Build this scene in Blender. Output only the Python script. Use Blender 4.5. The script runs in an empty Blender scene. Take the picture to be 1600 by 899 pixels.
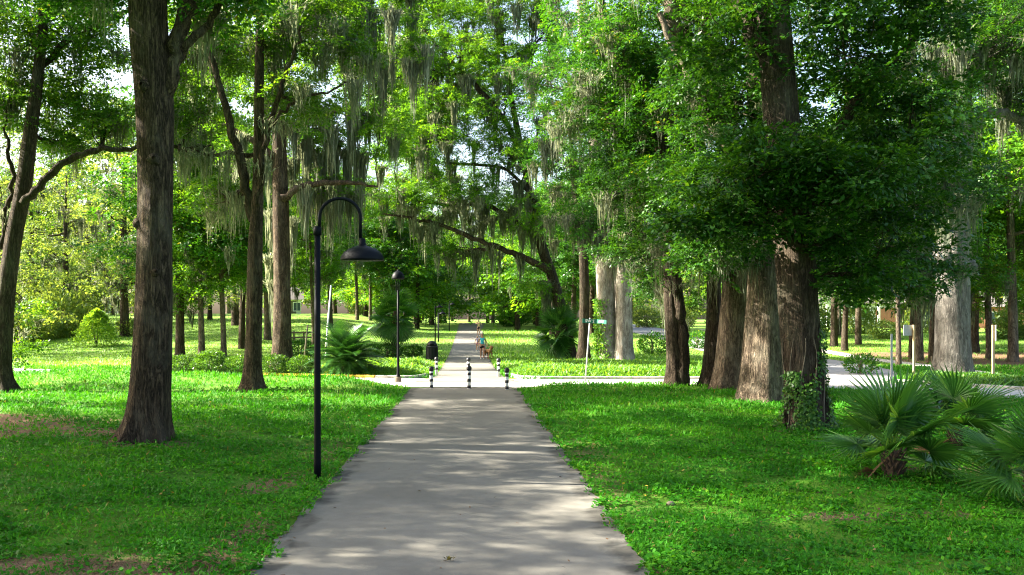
import bpy, bmesh, math, random
import numpy as np
from mathutils import Vector

random.seed(7)
RNG = np.random.default_rng(11)
sc = bpy.context.scene
COL = sc.collection

# ------------------------------------------------------------------ camera, world, sun, exposure
CAMH = 2.4          # eye height above the near path
F = 1400.0          # focal length in photo pixels (photo 1600 x 899)
VPX, VPY = 733.0, 500.0
cam = bpy.data.cameras.new('camera')
cam.sensor_width = 36.0
cam.lens = F / 1600.0 * 36.0
cam.shift_x = (800.0 - VPX) / 1600.0
cam.shift_y = (VPY - 449.5) / 1600.0
cam.clip_start, cam.clip_end = 0.1, 3000.0
camo = bpy.data.objects.new('camera', cam)
camo.location = (0, 0, CAMH)
camo.rotation_euler = (math.radians(90), 0, 0)
COL.objects.link(camo)
sc.camera = camo

SUN_EL = math.radians(33.5)
SUN_DIR = Vector((-math.cos(math.radians(9)) * math.cos(SUN_EL),
                  math.sin(math.radians(9)) * math.cos(SUN_EL), math.sin(SUN_EL)))
w = bpy.data.worlds.new('World'); sc.world = w; w.use_nodes = True
nt = w.node_tree; nt.nodes.clear()
out = nt.nodes.new('ShaderNodeOutputWorld'); bg = nt.nodes.new('ShaderNodeBackground')
sky = nt.nodes.new('ShaderNodeTexSky'); sky.sky_type = 'NISHITA'; sky.sun_disc = False
sky.sun_elevation = SUN_EL
sky.sun_rotation = math.atan2(SUN_DIR.x, SUN_DIR.y)
sky.air_density = 1.0; sky.dust_density = 5.0; sky.ozone_density = 0.6
bg.inputs['Strength'].default_value = 0.08
nt.links.new(sky.outputs[0], bg.inputs['Color']); nt.links.new(bg.outputs[0], out.inputs['Surface'])
sun = bpy.data.lights.new('sun', 'SUN'); sun.energy = 5.0; sun.angle = math.radians(0.5)
sun.color = (1.0, 0.93, 0.80)
suno = bpy.data.objects.new('sun', sun); COL.objects.link(suno)
suno.rotation_euler = SUN_DIR.to_track_quat('Z', 'Y').to_euler()
sc.view_settings.view_transform = 'Standard'
sc.view_settings.look = 'None'
sc.view_settings.exposure = 2.95
sc.view_settings.gamma = 1.0
sc.view_settings.use_curve_mapping = False
cy = sc.cycles
cy.max_bounces = 7; cy.diffuse_bounces = 5; cy.glossy_bounces = 2; cy.transmission_bounces = 4
cy.transparent_max_bounces = 6; cy.volume_bounces = 0
cy.caustics_reflective = False; cy.caustics_refractive = False
cy.sample_clamp_indirect = 1.0
cy.use_denoising = True
cy.denoiser = 'OPENIMAGEDENOISE'; cy.denoising_input_passes = 'RGB_ALBEDO_NORMAL'; cy.denoising_prefilter = 'NONE'
cy.filter_width = 1.15
cy.use_adaptive_sampling = False

# ------------------------------------------------------------------ helpers
def P(px, py, Y):
    return np.array([(px - VPX) / F * Y, Y, CAMH - (py - VPY) / F * Y])

def ss(t):
    t = np.clip(t, 0, 1); return t * t * (3 - 2 * t)

_ky = np.array([-80, 40, 57, 70, 88, 130, 200, 400, 1500.])
_kz = np.array([0, 0, -.14, .1, .7, 1.62, 2.0, 2.3, 2.6])
CS = [(-70, 60), (-40, 48.5), (-20, 41.0), (-10, 36.6), (-3, 34.2), (3, 33.6), (9, 33.6), (14, 32.5), (18.3, 28.2), (24, 21), (34, 8)]   # street centre line
_csx = np.array([c[0] for c in CS]); _csy = np.array([c[1] for c in CS])
def hz(X, Y):
    X = np.asarray(X, float); Y = np.asarray(Y, float)
    z = sum(np.interp(Y + d, _ky, _kz) for d in (-5, -2.5, 0, 2.5, 5)) / 5
    z = z + 1.7 * ss((Y - 46) / 80) * ss((-X - 4) / 16) * ss((900 - Y) / 600)
    nb = 0.035 * np.sin(X * .9 + 1.3 * np.sin(Y * .31)) * np.sin(Y * .7 + X * .23)
    z = z + nb * ss((np.abs(X + .17) - 2.6) / 3) * ss((Y - 3) / 5) * ss((29 - Y) / 3)
    ye = np.interp(X, _csx, _csy) - 2.5 - .8 * ss((X - 12) / 4)
    amp = .15 - .13 * ss((X - 9) / 3) + .17 * ss((-X - 3) / 1.5) * ss((X + 19) / 3)
    z = z + amp * ss((np.abs(X + .175) - 2.1) / 1.3) * ss((Y - ye + 7) / 6.5) * (1 - ss((Y - ye) / 1.0)) * ss((34 - np.abs(X)) / 6)
    return z

def gat(px, py):
    Y = np.linspace(6, 400, 40000)
    X = (px - VPX) / F * Y
    yy = VPY - F * (hz(X, Y) - CAMH) / Y
    i = np.argmax(yy <= py)
    return float(X[i]), float(Y[i]), float(hz(X[i], Y[i]))

def link(o, parent=None):
    COL.objects.link(o)
    if parent is not None: o.parent = parent
    return o

def tag(o, label, cat, group=None):
    o['label'] = label; o['category'] = cat
    if group: o['group'] = group
    return o

def empty(name, loc, label=None, cat=None, group=None, rz=0.0):
    o = bpy.data.objects.new(name, None); o.location = loc; o.rotation_euler = (0, 0, rz)
    o.empty_display_size = 0.3; link(o)
    if label: tag(o, label, cat, group)
    return o

def copy_thing(root, loc, rz=0.0, scale=1.0, label=None, group=None):
    r = root.copy(); COL.objects.link(r); r.location = loc; r.rotation_euler = (0, 0, rz)
    r.scale = (scale, scale, scale) if np.isscalar(scale) else scale
    if label: r['label'] = label
    if group: r['group'] = group
    for ch in list(root.children):
        c = ch.copy(); COL.objects.link(c); c.parent = r
        for g in list(ch.children):
            d = g.copy(); COL.objects.link(d); d.parent = c
    return r

def raw_mesh(name, V, faces4, mats, rnd=None, smooth=False, matidx=None, faces3=None):
    me = bpy.data.meshes.new(name)
    V = np.ascontiguousarray(V, np.float32).reshape(-1, 3)
    f4 = np.ascontiguousarray(faces4, np.int32).reshape(-1, 4)
    me.vertices.add(len(V)); me.vertices.foreach_set('co', V.ravel())
    nl = f4.size
    me.loops.add(nl); me.loops.foreach_set('vertex_index', f4.ravel())
    me.polygons.add(len(f4))
    me.polygons.foreach_set('loop_start', np.arange(0, nl, 4, dtype=np.int32))
    me.polygons.foreach_set('loop_total', np.full(len(f4), 4, np.int32))
    if smooth: me.polygons.foreach_set('use_smooth', np.ones(len(f4), bool))
    for m in (mats if isinstance(mats, (list, tuple)) else [mats]): me.materials.append(m)
    if matidx is not None: me.polygons.foreach_set('material_index', np.asarray(matidx, np.int32))
    if rnd is not None:
        a = me.attributes.new('rnd', 'FLOAT', 'POINT'); a.data.foreach_set('value', np.ascontiguousarray(rnd, np.float32))
    me.update(calc_edges=True)
    return me

def quads_mesh(name, Q, mat, rnd=None):
    n = len(Q)
    return raw_mesh(name, Q.reshape(-1, 3), np.arange(n * 4).reshape(-1, 4), mat,
                    None if rnd is None else np.repeat(rnd, 4))

def mobj(name, me, parent=None):
    return link(bpy.data.objects.new(name, me), parent)

def pymesh(name, verts, faces, mat, parent=None, smooth=False, loc=None):
    me = bpy.data.meshes.new(name)
    me.from_pydata([tuple(map(float, v)) for v in verts], [], [tuple(map(int, f)) for f in faces])
    for m in (mat if isinstance(mat, (list, tuple)) else [mat]): me.materials.append(m)
    if smooth:
        for p in me.polygons: p.use_smooth = True
    me.update()
    o = mobj(name, me, parent)
    if loc is not None: o.location = loc
    return o

class MB:
    """small mesh collector"""
    def __init__(s): s.v = []; s.f = []
    def add(s, v, f):
        n = len(s.v); s.v += [tuple(x) for x in v]; s.f += [tuple(i + n for i in q) for q in f]; return s
    def box(s, c, d, rz=0.0):
        cx, cy_, cz = c; a, b, e = d[0] / 2, d[1] / 2, d[2] / 2
        co, si = math.cos(rz), math.sin(rz)
        v = []
        for z in (-e, e):
            for x, y in ((-a, -b), (a, -b), (a, b), (-a, b)):
                v.append((cx + x * co - y * si, cy_ + x * si + y * co, cz + z))
        return s.add(v, [(3, 2, 1, 0), (4, 5, 6, 7), (0, 1, 5, 4), (1, 2, 6, 5), (2, 3, 7, 6), (3, 0, 4, 7)])
    def lathe(s, prof, n=24, c=(0, 0, 0)):
        v = []; f = []
        for r, z in prof:
            for k in range(n):
                a = 2 * math.pi * k / n; v.append((c[0] + r * math.cos(a), c[1] + r * math.sin(a), c[2] + z))
        for i in range(len(prof) - 1):
            for k in range(n):
                f.append((i * n + k, i * n + (k + 1) % n, (i + 1) * n + (k + 1) % n, (i + 1) * n + k))
        f.append(tuple(range(n - 1, -1, -1))); f.append(tuple((len(prof) - 1) * n + k for k in range(n)))
        return s.add(v, f)
    def tube(s, pts, rad, n=12):
        V, Fc = tube_np(np.array(pts, float), np.array(rad, float) if not np.isscalar(rad) else np.full(len(pts), rad), n)
        m = len(pts)
        fs = [tuple(q) for q in Fc] + [tuple(range(n - 1, -1, -1)), tuple((m - 1) * n + k for k in range(n))]
        return s.add(V, fs)
    def build(s, name, mat, parent=None, smooth=False, loc=None):
        return pymesh(name, s.v, s.f, mat, parent, smooth, loc)

def tube_np(pts, rad, n, lob=None):
    t = np.gradient(pts, axis=0); t /= np.linalg.norm(t, axis=1)[:, None] + 1e-9
    ref = np.array([0., 1, 0]) if abs(t[0][2]) > .8 else np.array([0., 0, 1])
    us = []
    u = np.cross(t[0], ref); u /= np.linalg.norm(u)
    for k in range(len(pts)):
        u = u - t[k] * np.dot(u, t[k]); u /= np.linalg.norm(u) + 1e-9; us.append(u.copy())
    us = np.array(us); vs = np.cross(t, us)
    a = np.linspace(0, 2 * np.pi, n, endpoint=False)
    R = rad[:, None] * np.ones(n)[None]
    if lob is not None: R = R * lob
    V = pts[:, None] + R[..., None] * (np.cos(a)[None, :, None] * us[:, None] + np.sin(a)[None, :, None] * vs[:, None])
    i = np.arange(len(pts) - 1)[:, None] * n; k = np.arange(n)[None]; k2 = (k + 1) % n
    Fc = np.stack([i + k, i + k2, i + n + k2, i + n + k], -1).reshape(-1, 4)
    return V.reshape(-1, 3), Fc

def spline(pts, m):
    """Catmull-Rom resample of (x,y,z,r) rows"""
    p = np.array(pts, float)
    if len(p) == 2: p = np.array([p[0], (p[0] + p[1]) / 2, p[1]])
    q = np.vstack([2 * p[0] - p[1], p, 2 * p[-1] - p[-2]])
    d = np.concatenate([[0], np.cumsum(np.linalg.norm(np.diff(p[:, :3], axis=0), axis=1))])
    s = np.linspace(0, d[-1], m); o = []
    for x in s:
        i = min(np.searchsorted(d, x, side='right') - 1, len(p) - 2); u = (x - d[i]) / (d[i + 1] - d[i] + 1e-9)
        a, b, c, e = q[i], q[i + 1], q[i + 2], q[i + 3]
        o.append(.5 * (2 * b + (c - a) * u + (2 * a - 5 * b + 4 * c - e) * u * u + (3 * b - a - 3 * c + e) * u ** 3))
    o = np.array(o); o[:, 3] = np.maximum(np.interp(s, d, p[:, 3]), .004); return o

# ------------------------------------------------------------------ materials
def newmat(name):
    m = bpy.data.materials.new(name); m.use_nodes = True; m.node_tree.nodes.clear(); return m, m.node_tree
def N(t, typ, **kw):
    n = t.nodes.new('ShaderNode' + typ)
    for k, v in kw.items():
        if k in n.inputs: n.inputs[k].default_value = v
        else: setattr(n, k, v)
    return n
def L(t, a, b): t.links.new(a, b)
def ramp(t, fac, stops):
    r = t.nodes.new('ShaderNodeValToRGB'); e = r.color_ramp.elements
    while len(e) < len(stops): e.new(.5)
    for k, (p, c) in enumerate(stops):
        e[k].position = p; e[k].color = (*c, 1) if len(c) == 3 else c
    L(t, fac, r.inputs[0]); return r.outputs[0]
def noise(t, scale, detail=4, rough=.55, vec=None, dist=0.0):
    n = N(t, 'TexNoise', Scale=scale, Detail=detail, Roughness=rough, Distortion=dist)
    if vec is not None: L(t, vec, n.inputs['Vector'])
    return n.outputs['Fac']
def coords(t, scale=(1, 1, 1), kind='Object'):
    tc = N(t, 'TexCoord'); mp = N(t, 'Mapping'); mp.inputs['Scale'].default_value = scale
    L(t, tc.outputs[kind], mp.inputs[0]); return mp.outputs[0]
def mix(t, f, a, b, typ='MIX'):
    m = t.nodes.new('ShaderNodeMix'); m.data_type = 'RGBA'; m.blend_type = typ
    for s, v in ((0, f), (6, a), (7, b)):
        if isinstance(v, (int, float)): m.inputs[s].default_value = v
        elif isinstance(v, tuple): m.inputs[s].default_value = (*v, 1)
        else: L(t, v, m.inputs[s])
    return m.outputs[2]
def princ(t, col, rough=.8, bump=None, bstr=.5, bdist=.02, spec=.3, metal=0):
    b = N(t, 'BsdfPrincipled'); b.inputs['Roughness'].default_value = rough
    b.inputs['Specular IOR Level'].default_value = spec; b.inputs['Metallic'].default_value = metal
    if isinstance(col, tuple): b.inputs['Base Color'].default_value = (*col, 1)
    else: L(t, col, b.inputs['Base Color'])
    if bump is not None:
        bn = N(t, 'Bump'); bn.inputs['Strength'].default_value = bstr; bn.inputs['Distance'].default_value = bdist
        L(t, bump, bn.inputs['Height']); L(t, bn.outputs[0], b.inputs['Normal'])
    return b
def fin(t, sh):
    o = N(t, 'OutputMaterial'); L(t, sh, o.inputs[0])

def leaf_mat(name, stops, trans=.4, rough=.5, tcol=(2.3, 1.75, .6), spec=.3):
    m, t = newmat(name)
    at = N(t, 'Attribute'); at.attribute_name = 'rnd'
    oi = N(t, 'ObjectInfo')
    col = ramp(t, at.outputs['Fac'], stops)
    h = N(t, 'HueSaturation'); L(t, col, h.inputs['Color'])
    mr = N(t, 'MapRange'); mr.inputs['To Min'].default_value = .8; mr.inputs['To Max'].default_value = 1.15
    L(t, oi.outputs['Random'], mr.inputs['Value']); L(t, mr.outputs[0], h.inputs['Value'])
    b = princ(t, h.outputs[0], rough, spec=spec)
    tr = N(t, 'BsdfTranslucent'); L(t, mix(t, 1.0, h.outputs[0], tcol, 'MULTIPLY'), tr.inputs['Color'])
    ms = N(t, 'MixShader'); ms.inputs[0].default_value = trans
    L(t, b.outputs[0], ms.inputs[1]); L(t, tr.outputs[0], ms.inputs[2]); fin(t, ms.outputs[0])
    return m

def flat_mat(name, col, rough=.5, spec=.4, metal=0, var=.12, vs=8):
    m, t = newmat(name)
    f = noise(t, vs, 5, .6, coords(t))
    d = tuple(c * (1 - var) for c in col); l = tuple(min(1, c * (1 + var)) for c in col)
    b = princ(t, ramp(t, f, [(.3, d), (.7, l)]), rough, f, .15, .01, spec, metal); fin(t, b.outputs[0]); return m

def bark_mat(name, dark, light, lichen, lam=.35, ridge=1.0):
    m, t = newmat(name)
    v1 = coords(t, (5.5, 5.5, .75)); v2 = coords(t, (26, 26, 9)); v3 = coords(t, (1.1, 1.1, .6)); v4 = coords(t, (9, 9, 3.2))
    n1 = noise(t, 1.6, 5, .6, v1, 1.4); n2 = noise(t, 1.5, 4, .65, v2); n4 = noise(t, 1.5, 4, .6, v4, .8)
    sb = N(t, 'Math', operation='SUBTRACT'); L(t, n1, sb.inputs[0]); sb.inputs[1].default_value = .5
    ab = N(t, 'Math', operation='ABSOLUTE'); L(t, sb.outputs[0], ab.inputs[0])
    r = N(t, 'MapRange'); r.inputs['From Max'].default_value = .11; L(t, ab.outputs[0], r.inputs['Value'])
    sb4 = N(t, 'Math', operation='SUBTRACT'); L(t, n4, sb4.inputs[0]); sb4.inputs[1].default_value = .5
    ab4 = N(t, 'Math', operation='ABSOLUTE'); L(t, sb4.outputs[0], ab4.inputs[0])
    r4 = N(t, 'MapRange'); r4.inputs['From Max'].default_value = .09; r4.inputs['To Min'].default_value = .45; L(t, ab4.outputs[0], r4.inputs['Value'])
    mm = N(t, 'Math', operation='MULTIPLY'); L(t, r.outputs[0], mm.inputs[0]); L(t, r4.outputs[0], mm.inputs[1])
    m3 = N(t, 'Math', operation='MULTIPLY'); L(t, mm.outputs[0], m3.inputs[0]); m3.inputs[1].default_value = .6
    ad = N(t, 'Math', operation='MULTIPLY_ADD'); L(t, n2, ad.inputs[0]); ad.inputs[1].default_value = .42; L(t, m3.outputs[0], ad.inputs[2])
    col = ramp(t, ad.outputs[0], [(.20, dark), (.45, tuple(a * .6 + b * .4 for a, b in zip(dark, light))), (.85, light)])
    lf = ramp(t, noise(t, 2.2, 5, .65, v3), [(.48, (0, 0, 0)), (.68, (lam, lam, lam))])
    col = mix(t, lf, col, lichen)
    b = princ(t, col, .9, ad.outputs[0], ridge, .05, .1); fin(t, b.outputs[0]); return m

BARK = bark_mat('oak_bark', (.014, .010, .007), (.128, .090, .056), (.15, .13, .092), .45)
BARK_L = bark_mat('sunlit_tone_bark', (.034, .025, .018), (.24, .185, .13), (.27, .24, .18), .4)  # lighter oak bark, sunlit tone of the trunks put into the colour
BARK_D = bark_mat('dark_bark', (.018, .013, .009), (.10, .075, .052), (.12, .12, .08), .3)
BARK_P = bark_mat('pale_bark', (.06, .055, .048), (.20, .185, .16), (.27, .26, .235), .5, .8)
BARK_W = bark_mat('white_bark', (.14, .115, .09), (.42, .37, .30), (.50, .47, .41), .6, .7)
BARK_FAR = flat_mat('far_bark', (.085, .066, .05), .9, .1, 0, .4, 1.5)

G_OAK = leaf_mat('oak_leaves', [(0, (.014, .066, .006)), (.55, (.030, .125, .009)), (.9, (.065, .20, .012)), (1, (.17, .19, .02))], .42, .42, spec=.28)
G_DARK = leaf_mat('dark_oak_leaves', [(0, (.011, .052, .004)), (.6, (.026, .105, .008)), (1, (.07, .18, .014))], .34, .42, spec=.28)
G_LIGHT = leaf_mat('light_leaves', [(0, (.032, .105, .008)), (.6, (.070, .20, .012)), (1, (.14, .28, .025))], .5, .45, spec=.28)
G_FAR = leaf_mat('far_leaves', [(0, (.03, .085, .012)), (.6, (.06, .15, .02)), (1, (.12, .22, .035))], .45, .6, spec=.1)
G_PALE = leaf_mat('pale_far_leaves', [(0, (.07, .13, .04)), (.6, (.12, .21, .06)), (1, (.2, .29, .1))], .5, .6)  # leaves paled, the far wood's bright glow put into their colour
G_LIME = leaf_mat('lime_leaves', [(0, (.08, .19, .02)), (.6, (.13, .28, .03)), (1, (.2, .36, .05))], .5, .55)
G_PALM = leaf_mat('palm_leaf', [(0, (.022, .09, .015)), (.6, (.046, .15, .025)), (1, (.10, .22, .04))], .35, .34, (2.0, 1.7, .5), .4)
G_HEDGE = leaf_mat('hedge_leaf', [(0, (.018, .07, .008)), (.6, (.042, .13, .014)), (1, (.10, .21, .03))], .35, .4)
G_CLOVER = leaf_mat('clover', [(0, (.020, .115, .006)), (.5, (.042, .21, .008)), (.85, (.095, .30, .012)), (.96, (.16, .31, .02)), (1, (.25, .20, .05))], .38, .55, (1.2, 1.15, .4), .12)
G_COVER = leaf_mat('ground_cover_leaf', [(0, (.05, .15, .02)), (.6, (.09, .24, .025)), (1, (.16, .31, .05))], .4, .5)
G_MOSS = leaf_mat('spanish_moss', [(0, (.085, .10, .068)), (.6, (.15, .17, .12)), (1, (.25, .275, .205))], .5, .9, (1.25, 1.2, .9), .03)
G_LITTER = leaf_mat('dead_leaf', [(0, (.07, .036, .018)), (.6, (.16, .088, .045)), (1, (.3, .19, .10))], .15, .7, (1, .9, .7), .2)
G_CYC = leaf_mat('cycad_leaf', [(0, (.012, .055, .010)), (.6, (.028, .105, .016)), (1, (.06, .16, .025))], .2, .35, (1.6, 1.5, .5), .4)
STUMP = flat_mat('palm_stump', (.06, .042, .03), .9, .1, 0, .4, 20)
BLACK = flat_mat('black_metal', (.003, .004, .006), .5, .09, 0, .2)
BLACKP = flat_mat('black_paint', (.012, .012, .014), .5, .4)
WHITEP = flat_mat('white_paint', (.80, .80, .78), .5, .3, 0, .06, 20)
SHADEIN = flat_mat('shade_inside', (.7, .7, .66), .5, .3, 0, .05)
GALV = flat_mat('galvanised', (.32, .33, .33), .5, .5, .5)
CONC = flat_mat('kerb_concrete', (.40, .38, .34), .9, .2, 0, .25, 4)
YELLOW = flat_mat('yellow_paint', (.75, .47, .05), .7, .3, 0, .2, 5)
POSTY = flat_mat('bleached_wood', (.44, .33, .17), .8, .2, 0, .15, 6)
WOODD = flat_mat('weathered_wood', (.13, .11, .08), .9, .1, 0, .3, 6)
GREENS = flat_mat('sign_green', (.003, .10, .068), .4, .5, 0, .08)
GLASSD = flat_mat('window_glass', (.05, .07, .09), .1, .7)
SKIN = flat_mat('skin', (.52, .31, .21), .6, .3, 0, .05)
SKIND = flat_mat('tanned_skin', (.40, .22, .14), .6, .3, 0, .05)
HAIR = flat_mat('hair_brown', (.16, .08, .035), .6, .3, 0, .3, 40)
HAIRB = flat_mat('hair_dark', (.03, .018, .012), .6, .3, 0, .3, 40)
TEAL = flat_mat('teal_cloth', (.05, .42, .50), .8, .1, 0, .15, 30)
BLACKC = flat_mat('black_cloth', (.012, .012, .014), .8, .1, 0, .2, 30)
YELC = flat_mat('yellow_cloth', (.68, .55, .22), .8, .1, 0, .1, 30)
LAV = flat_mat('lavender_cloth', (.42, .36, .52), .8, .1, 0, .1, 30)
PINK = flat_mat('pink_cloth', (.62, .28, .36), .8, .1, 0, .1, 30)
WHITEC = flat_mat('white_cloth', (.78, .78, .76), .8, .1, 0, .05, 30)
FUR = flat_mat('tan_fur', (.27, .15, .065), .9, .1, 0, .35, 18)
SIDING = flat_mat('white_siding', (.72, .71, .68), .7, .2, 0, .06, 2)
ROOFM = flat_mat('shingles', (.12, .11, .10), .9, .1, 0, .3, 10)

def brick_mat():
    m, t = newmat('red_brick')
    b = N(t, 'TexBrick', Scale=4.0); b.inputs['Color1'].default_value = (.36, .11, .055, 1)
    b.inputs['Color2'].default_value = (.28, .085, .045, 1); b.inputs['Mortar'].default_value = (.35, .3, .25, 1)
    tc = N(t, 'TexCoord'); sx = N(t, 'SeparateXYZ'); cx = N(t, 'CombineXYZ')
    L(t, tc.outputs['Object'], sx.inputs[0]); L(t, sx.outputs[0], cx.inputs[0]); L(t, sx.outputs[2], cx.inputs[1]); L(t, cx.outputs[0], b.inputs['Vector'])
    p = princ(t, b.outputs['Color'], .9); fin(t, p.outputs[0]); return m
BRICK = brick_mat()

def lawn_mat():
    m, t = newmat('lawn')
    c = coords(t, (1, 1, 1), 'Object')
    n1 = noise(t, .35, 5, .6, c); n2 = noise(t, 9, 6, .7, c); n3 = noise(t, 45, 3, .7, c)
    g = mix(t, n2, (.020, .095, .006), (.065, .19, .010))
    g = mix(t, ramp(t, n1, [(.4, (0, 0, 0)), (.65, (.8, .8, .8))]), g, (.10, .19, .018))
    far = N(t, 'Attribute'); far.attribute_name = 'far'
    g2 = mix(t, n2, (.085, .185, .022), (.16, .275, .045))  # far grass tinted brighter, its sunlit look put into the colour
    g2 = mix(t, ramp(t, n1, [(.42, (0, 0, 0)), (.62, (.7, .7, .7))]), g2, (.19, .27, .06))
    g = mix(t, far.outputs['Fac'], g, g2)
    dirt = N(t, 'Attribute'); dirt.attribute_name = 'dirt'
    d = ramp(t, n3, [(.3, (.07, .042, .025)), (.55, (.19, .12, .07)), (.75, (.34, .24, .155))])
    su = N(t, 'Math', operation='ADD'); L(t, dirt.outputs['Fac'], su.inputs[0]); L(t, n2, su.inputs[1])
    g = mix(t, ramp(t, su.outputs[0], [(.72, (0, 0, 0)), (.95, (1, 1, 1))]), g, d)
    p = princ(t, g, .95, n3, .8, .04, .1); fin(t, p.outputs[0]); return m
LAWN = lawn_mat()

def concrete_mat(name, a, b_, stain):
    m, t = newmat(name)
    c = coords(t)
    n1 = noise(t, .55, 6, .65, c); n2 = noise(t, 60, 3, .7, c); n3 = noise(t, 5, 5, .65, c); n4 = noise(t, 1.3, 4, .6, c, .8)
    m2 = tuple(x * .85 + y * .15 for x, y in zip(a, b_)); m1 = tuple(x * .15 + y * .85 for x, y in zip(a, b_))
    g = mix(t, n2, m2, m1)
    g = mix(t, ramp(t, n3, [(.3, (.35, .35, .35)), (.6, (0, 0, 0))]), g, tuple(x * .7 for x in a))
    g = mix(t, ramp(t, n1, [(.45, (0, 0, 0)), (.62, (.55, .55, .55))]), g, tuple(x * .78 for x in a))
    at = N(t, 'Attribute'); at.attribute_name = 'edge'
    su = N(t, 'Math', operation='MULTIPLY'); L(t, at.outputs['Fac'], su.inputs[0]); L(t, n4, su.inputs[1])
    g = mix(t, ramp(t, su.outputs[0], [(.40, (0, 0, 0)), (.56, (.8, .8, .8))]), g, stain)
    vo = N(t, 'TexVoronoi', Scale=70.0); L(t, c, vo.inputs['Vector'])
    g = mix(t, ramp(t, vo.outputs['Distance'], [(.08, (.35, .35, .35)), (.16, (0, 0, 0))]), g, tuple(x * .6 for x in a))
    p = princ(t, g, .85, n2, .2, .005, .2); fin(t, p.outputs[0]); return m
PATHM = concrete_mat('path_concrete', (.136, .127, .105), (.205, .193, .162), (.045, .042, .034))
STREETM = concrete_mat('street_concrete', (.40, .38, .35), (.50, .48, .45), (.2, .18, .15))
ASPHM = concrete_mat('old_asphalt', (.24, .235, .23), (.31, .305, .30), (.12, .11, .10))
WALKM = concrete_mat('sidewalk_concrete', (.40, .37, .33), (.52, .49, .44), (.25, .20, .15))

# ------------------------------------------------------------------ ground, roads, paths
DIRT = [(-12.8, 20.8, 5.0, 2.4, 1.25), (-8.8, 19.0, 2.6, 1.0, 1.0), (-6.3, 17.3, 1.5, .7, .7), (-4.2, 8.4, 2.0, .9, .8), (8.0, 14.3, 1.7, .55, .85),
        (9.6, 12.2, 1.6, .7, .6), (5.1, 11.0, 1.6, .3, .6), (-2.6, 16, .5, 5, .35), (2.2, 15, .45, 7, .4), (-2.5, 9.5, .55, 2.5, .5), (-13, 47, 5.5, 1.1, .8),
        (30, 52, 7, 6.5, 1.0), (42, 58, 14, 9, 1.0), (33, 62, 9, 5, .9), (27, 43, 4, 5, .8), (-19.5, 31, 4, 1.2, .5), (-2.9, 13.0, .5, .8, .7), (7.4, 19.5, 1.1, .8, .5), (-1.9,7.6,.5,.8,.7), (6.8, 9.2, 1.1, .25, .5)]
def dirt_at(X, Y):
    d = np.zeros(np.broadcast(X, Y).shape)
    for cx, cyy, rx, ry, s in DIRT:
        d = np.maximum(d, s * ss(1.25 - np.hypot((X - cx) / rx, (Y - cyy) / ry)))
    return d
def axis(lo, hi, step, far_lo, far_hi):
    a = list(np.arange(lo, hi + 1e-6, step)); s = step; x = lo; L_ = []
    while x > far_lo: s *= 1.25; x -= s; L_.append(x)
    s = step; x = hi; R_ = []
    while x < far_hi: s *= 1.25; x += s; R_.append(x)
    return np.array(L_[::-1] + a + R_)
ax, ay = axis(-40, 40, .5, -900, 900), axis(0, 75, .5, -120, 1600)
GX, GY = np.meshgrid(ax, ay)
V = np.stack([GX, GY, hz(GX, GY)], -1).reshape(-1, 3)
nx, ny = len(ax), len(ay)
i = np.arange(ny - 1)[:, None] * nx; k = np.arange(nx - 1)[None]
Fq = np.stack([i + k, i + k + 1, i + nx + k + 1, i + nx + k], -1).reshape(-1, 4)
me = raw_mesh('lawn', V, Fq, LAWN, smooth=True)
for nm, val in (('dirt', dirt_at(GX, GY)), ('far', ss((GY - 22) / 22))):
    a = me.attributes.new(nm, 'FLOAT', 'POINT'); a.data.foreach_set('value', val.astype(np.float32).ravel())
lawn = mobj('lawn', me); lawn['kind'] = 'structure'

def ribbon(name, pts, width, mat, lift, step=.6, nw=9, jag=0.0):
    p = np.array([a[:2] for a in pts], float); d = np.concatenate([[0], np.cumsum(np.linalg.norm(np.diff(p[:, :2], axis=0), axis=1))])
    m = int(d[-1] / step) + 2
    q = spline([(a[0], a[1], 0, a[2] if len(a) > 2 else width) for a in pts], m)
    t = np.gradient(q[:, :2], axis=0); t /= np.linalg.norm(t, axis=1)[:, None]
    nrm = np.stack([t[:, 1], -t[:, 0]], -1)
    u = np.linspace(-.5, .5, nw)
    jg = np.ones((m, nw))
    XY = q[:, None, :2] + nrm[:, None] * (u[None, :, None] * q[:, 3][:, None, None])
    if jag:
        XY[:, 0] += nrm * (RNG.normal(0, jag, m))[:, None]; XY[:, -1] += nrm * (RNG.normal(0, jag, m))[:, None]
    V = np.concatenate([XY, (hz(XY[..., 0], XY[..., 1]) + lift)[..., None]], -1).reshape(-1, 3)
    i = np.arange(m - 1)[:, None] * nw; k = np.arange(nw - 1)[None]
    Fq = np.stack([i + k, i + k + 1, i + nw + k + 1, i + nw + k], -1).reshape(-1, 4)
    me = raw_mesh(name, V, Fq, mat, smooth=True)
    a = me.attributes.new('edge', 'FLOAT', 'POINT')
    e = np.tile(ss((np.abs(u) - .30) / .16)[None], (m, 1)); a.data.foreach_set('value', e.astype(np.float32).ravel())
    o = mobj(name, me); o['kind'] = 'structure'; return o
ribbon('path', [(-.175, -6), (-.175, 8), (-.175, 20), (-.175, 31.4)], 3.79, PATHM, .020, .12, 21, .022)
ribbon('far_path', [(-.06, 34.0, 4.2), (-.06, 37.0, 3.0), (-.06, 44, 2.65), (-.05, 57, 2.7), (0, 75, 2.75), (.1, 100, 2.9), (.3, 130, 3.6), (.6, 160, 4.5)], 2.65, PATHM, .036, .5, 7, .01)
ribbon('street', CS, 4.4, STREETM, .028, .5, 9)
ribbon('side_street', [(13.2, 34.6, 5), (15, 38.2), (17, 42.5), (19, 50), (20, 60), (20.7, 80), (21.3, 108), (23, 150)], 5.8, ASPHM, .034, .5, 9)
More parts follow.
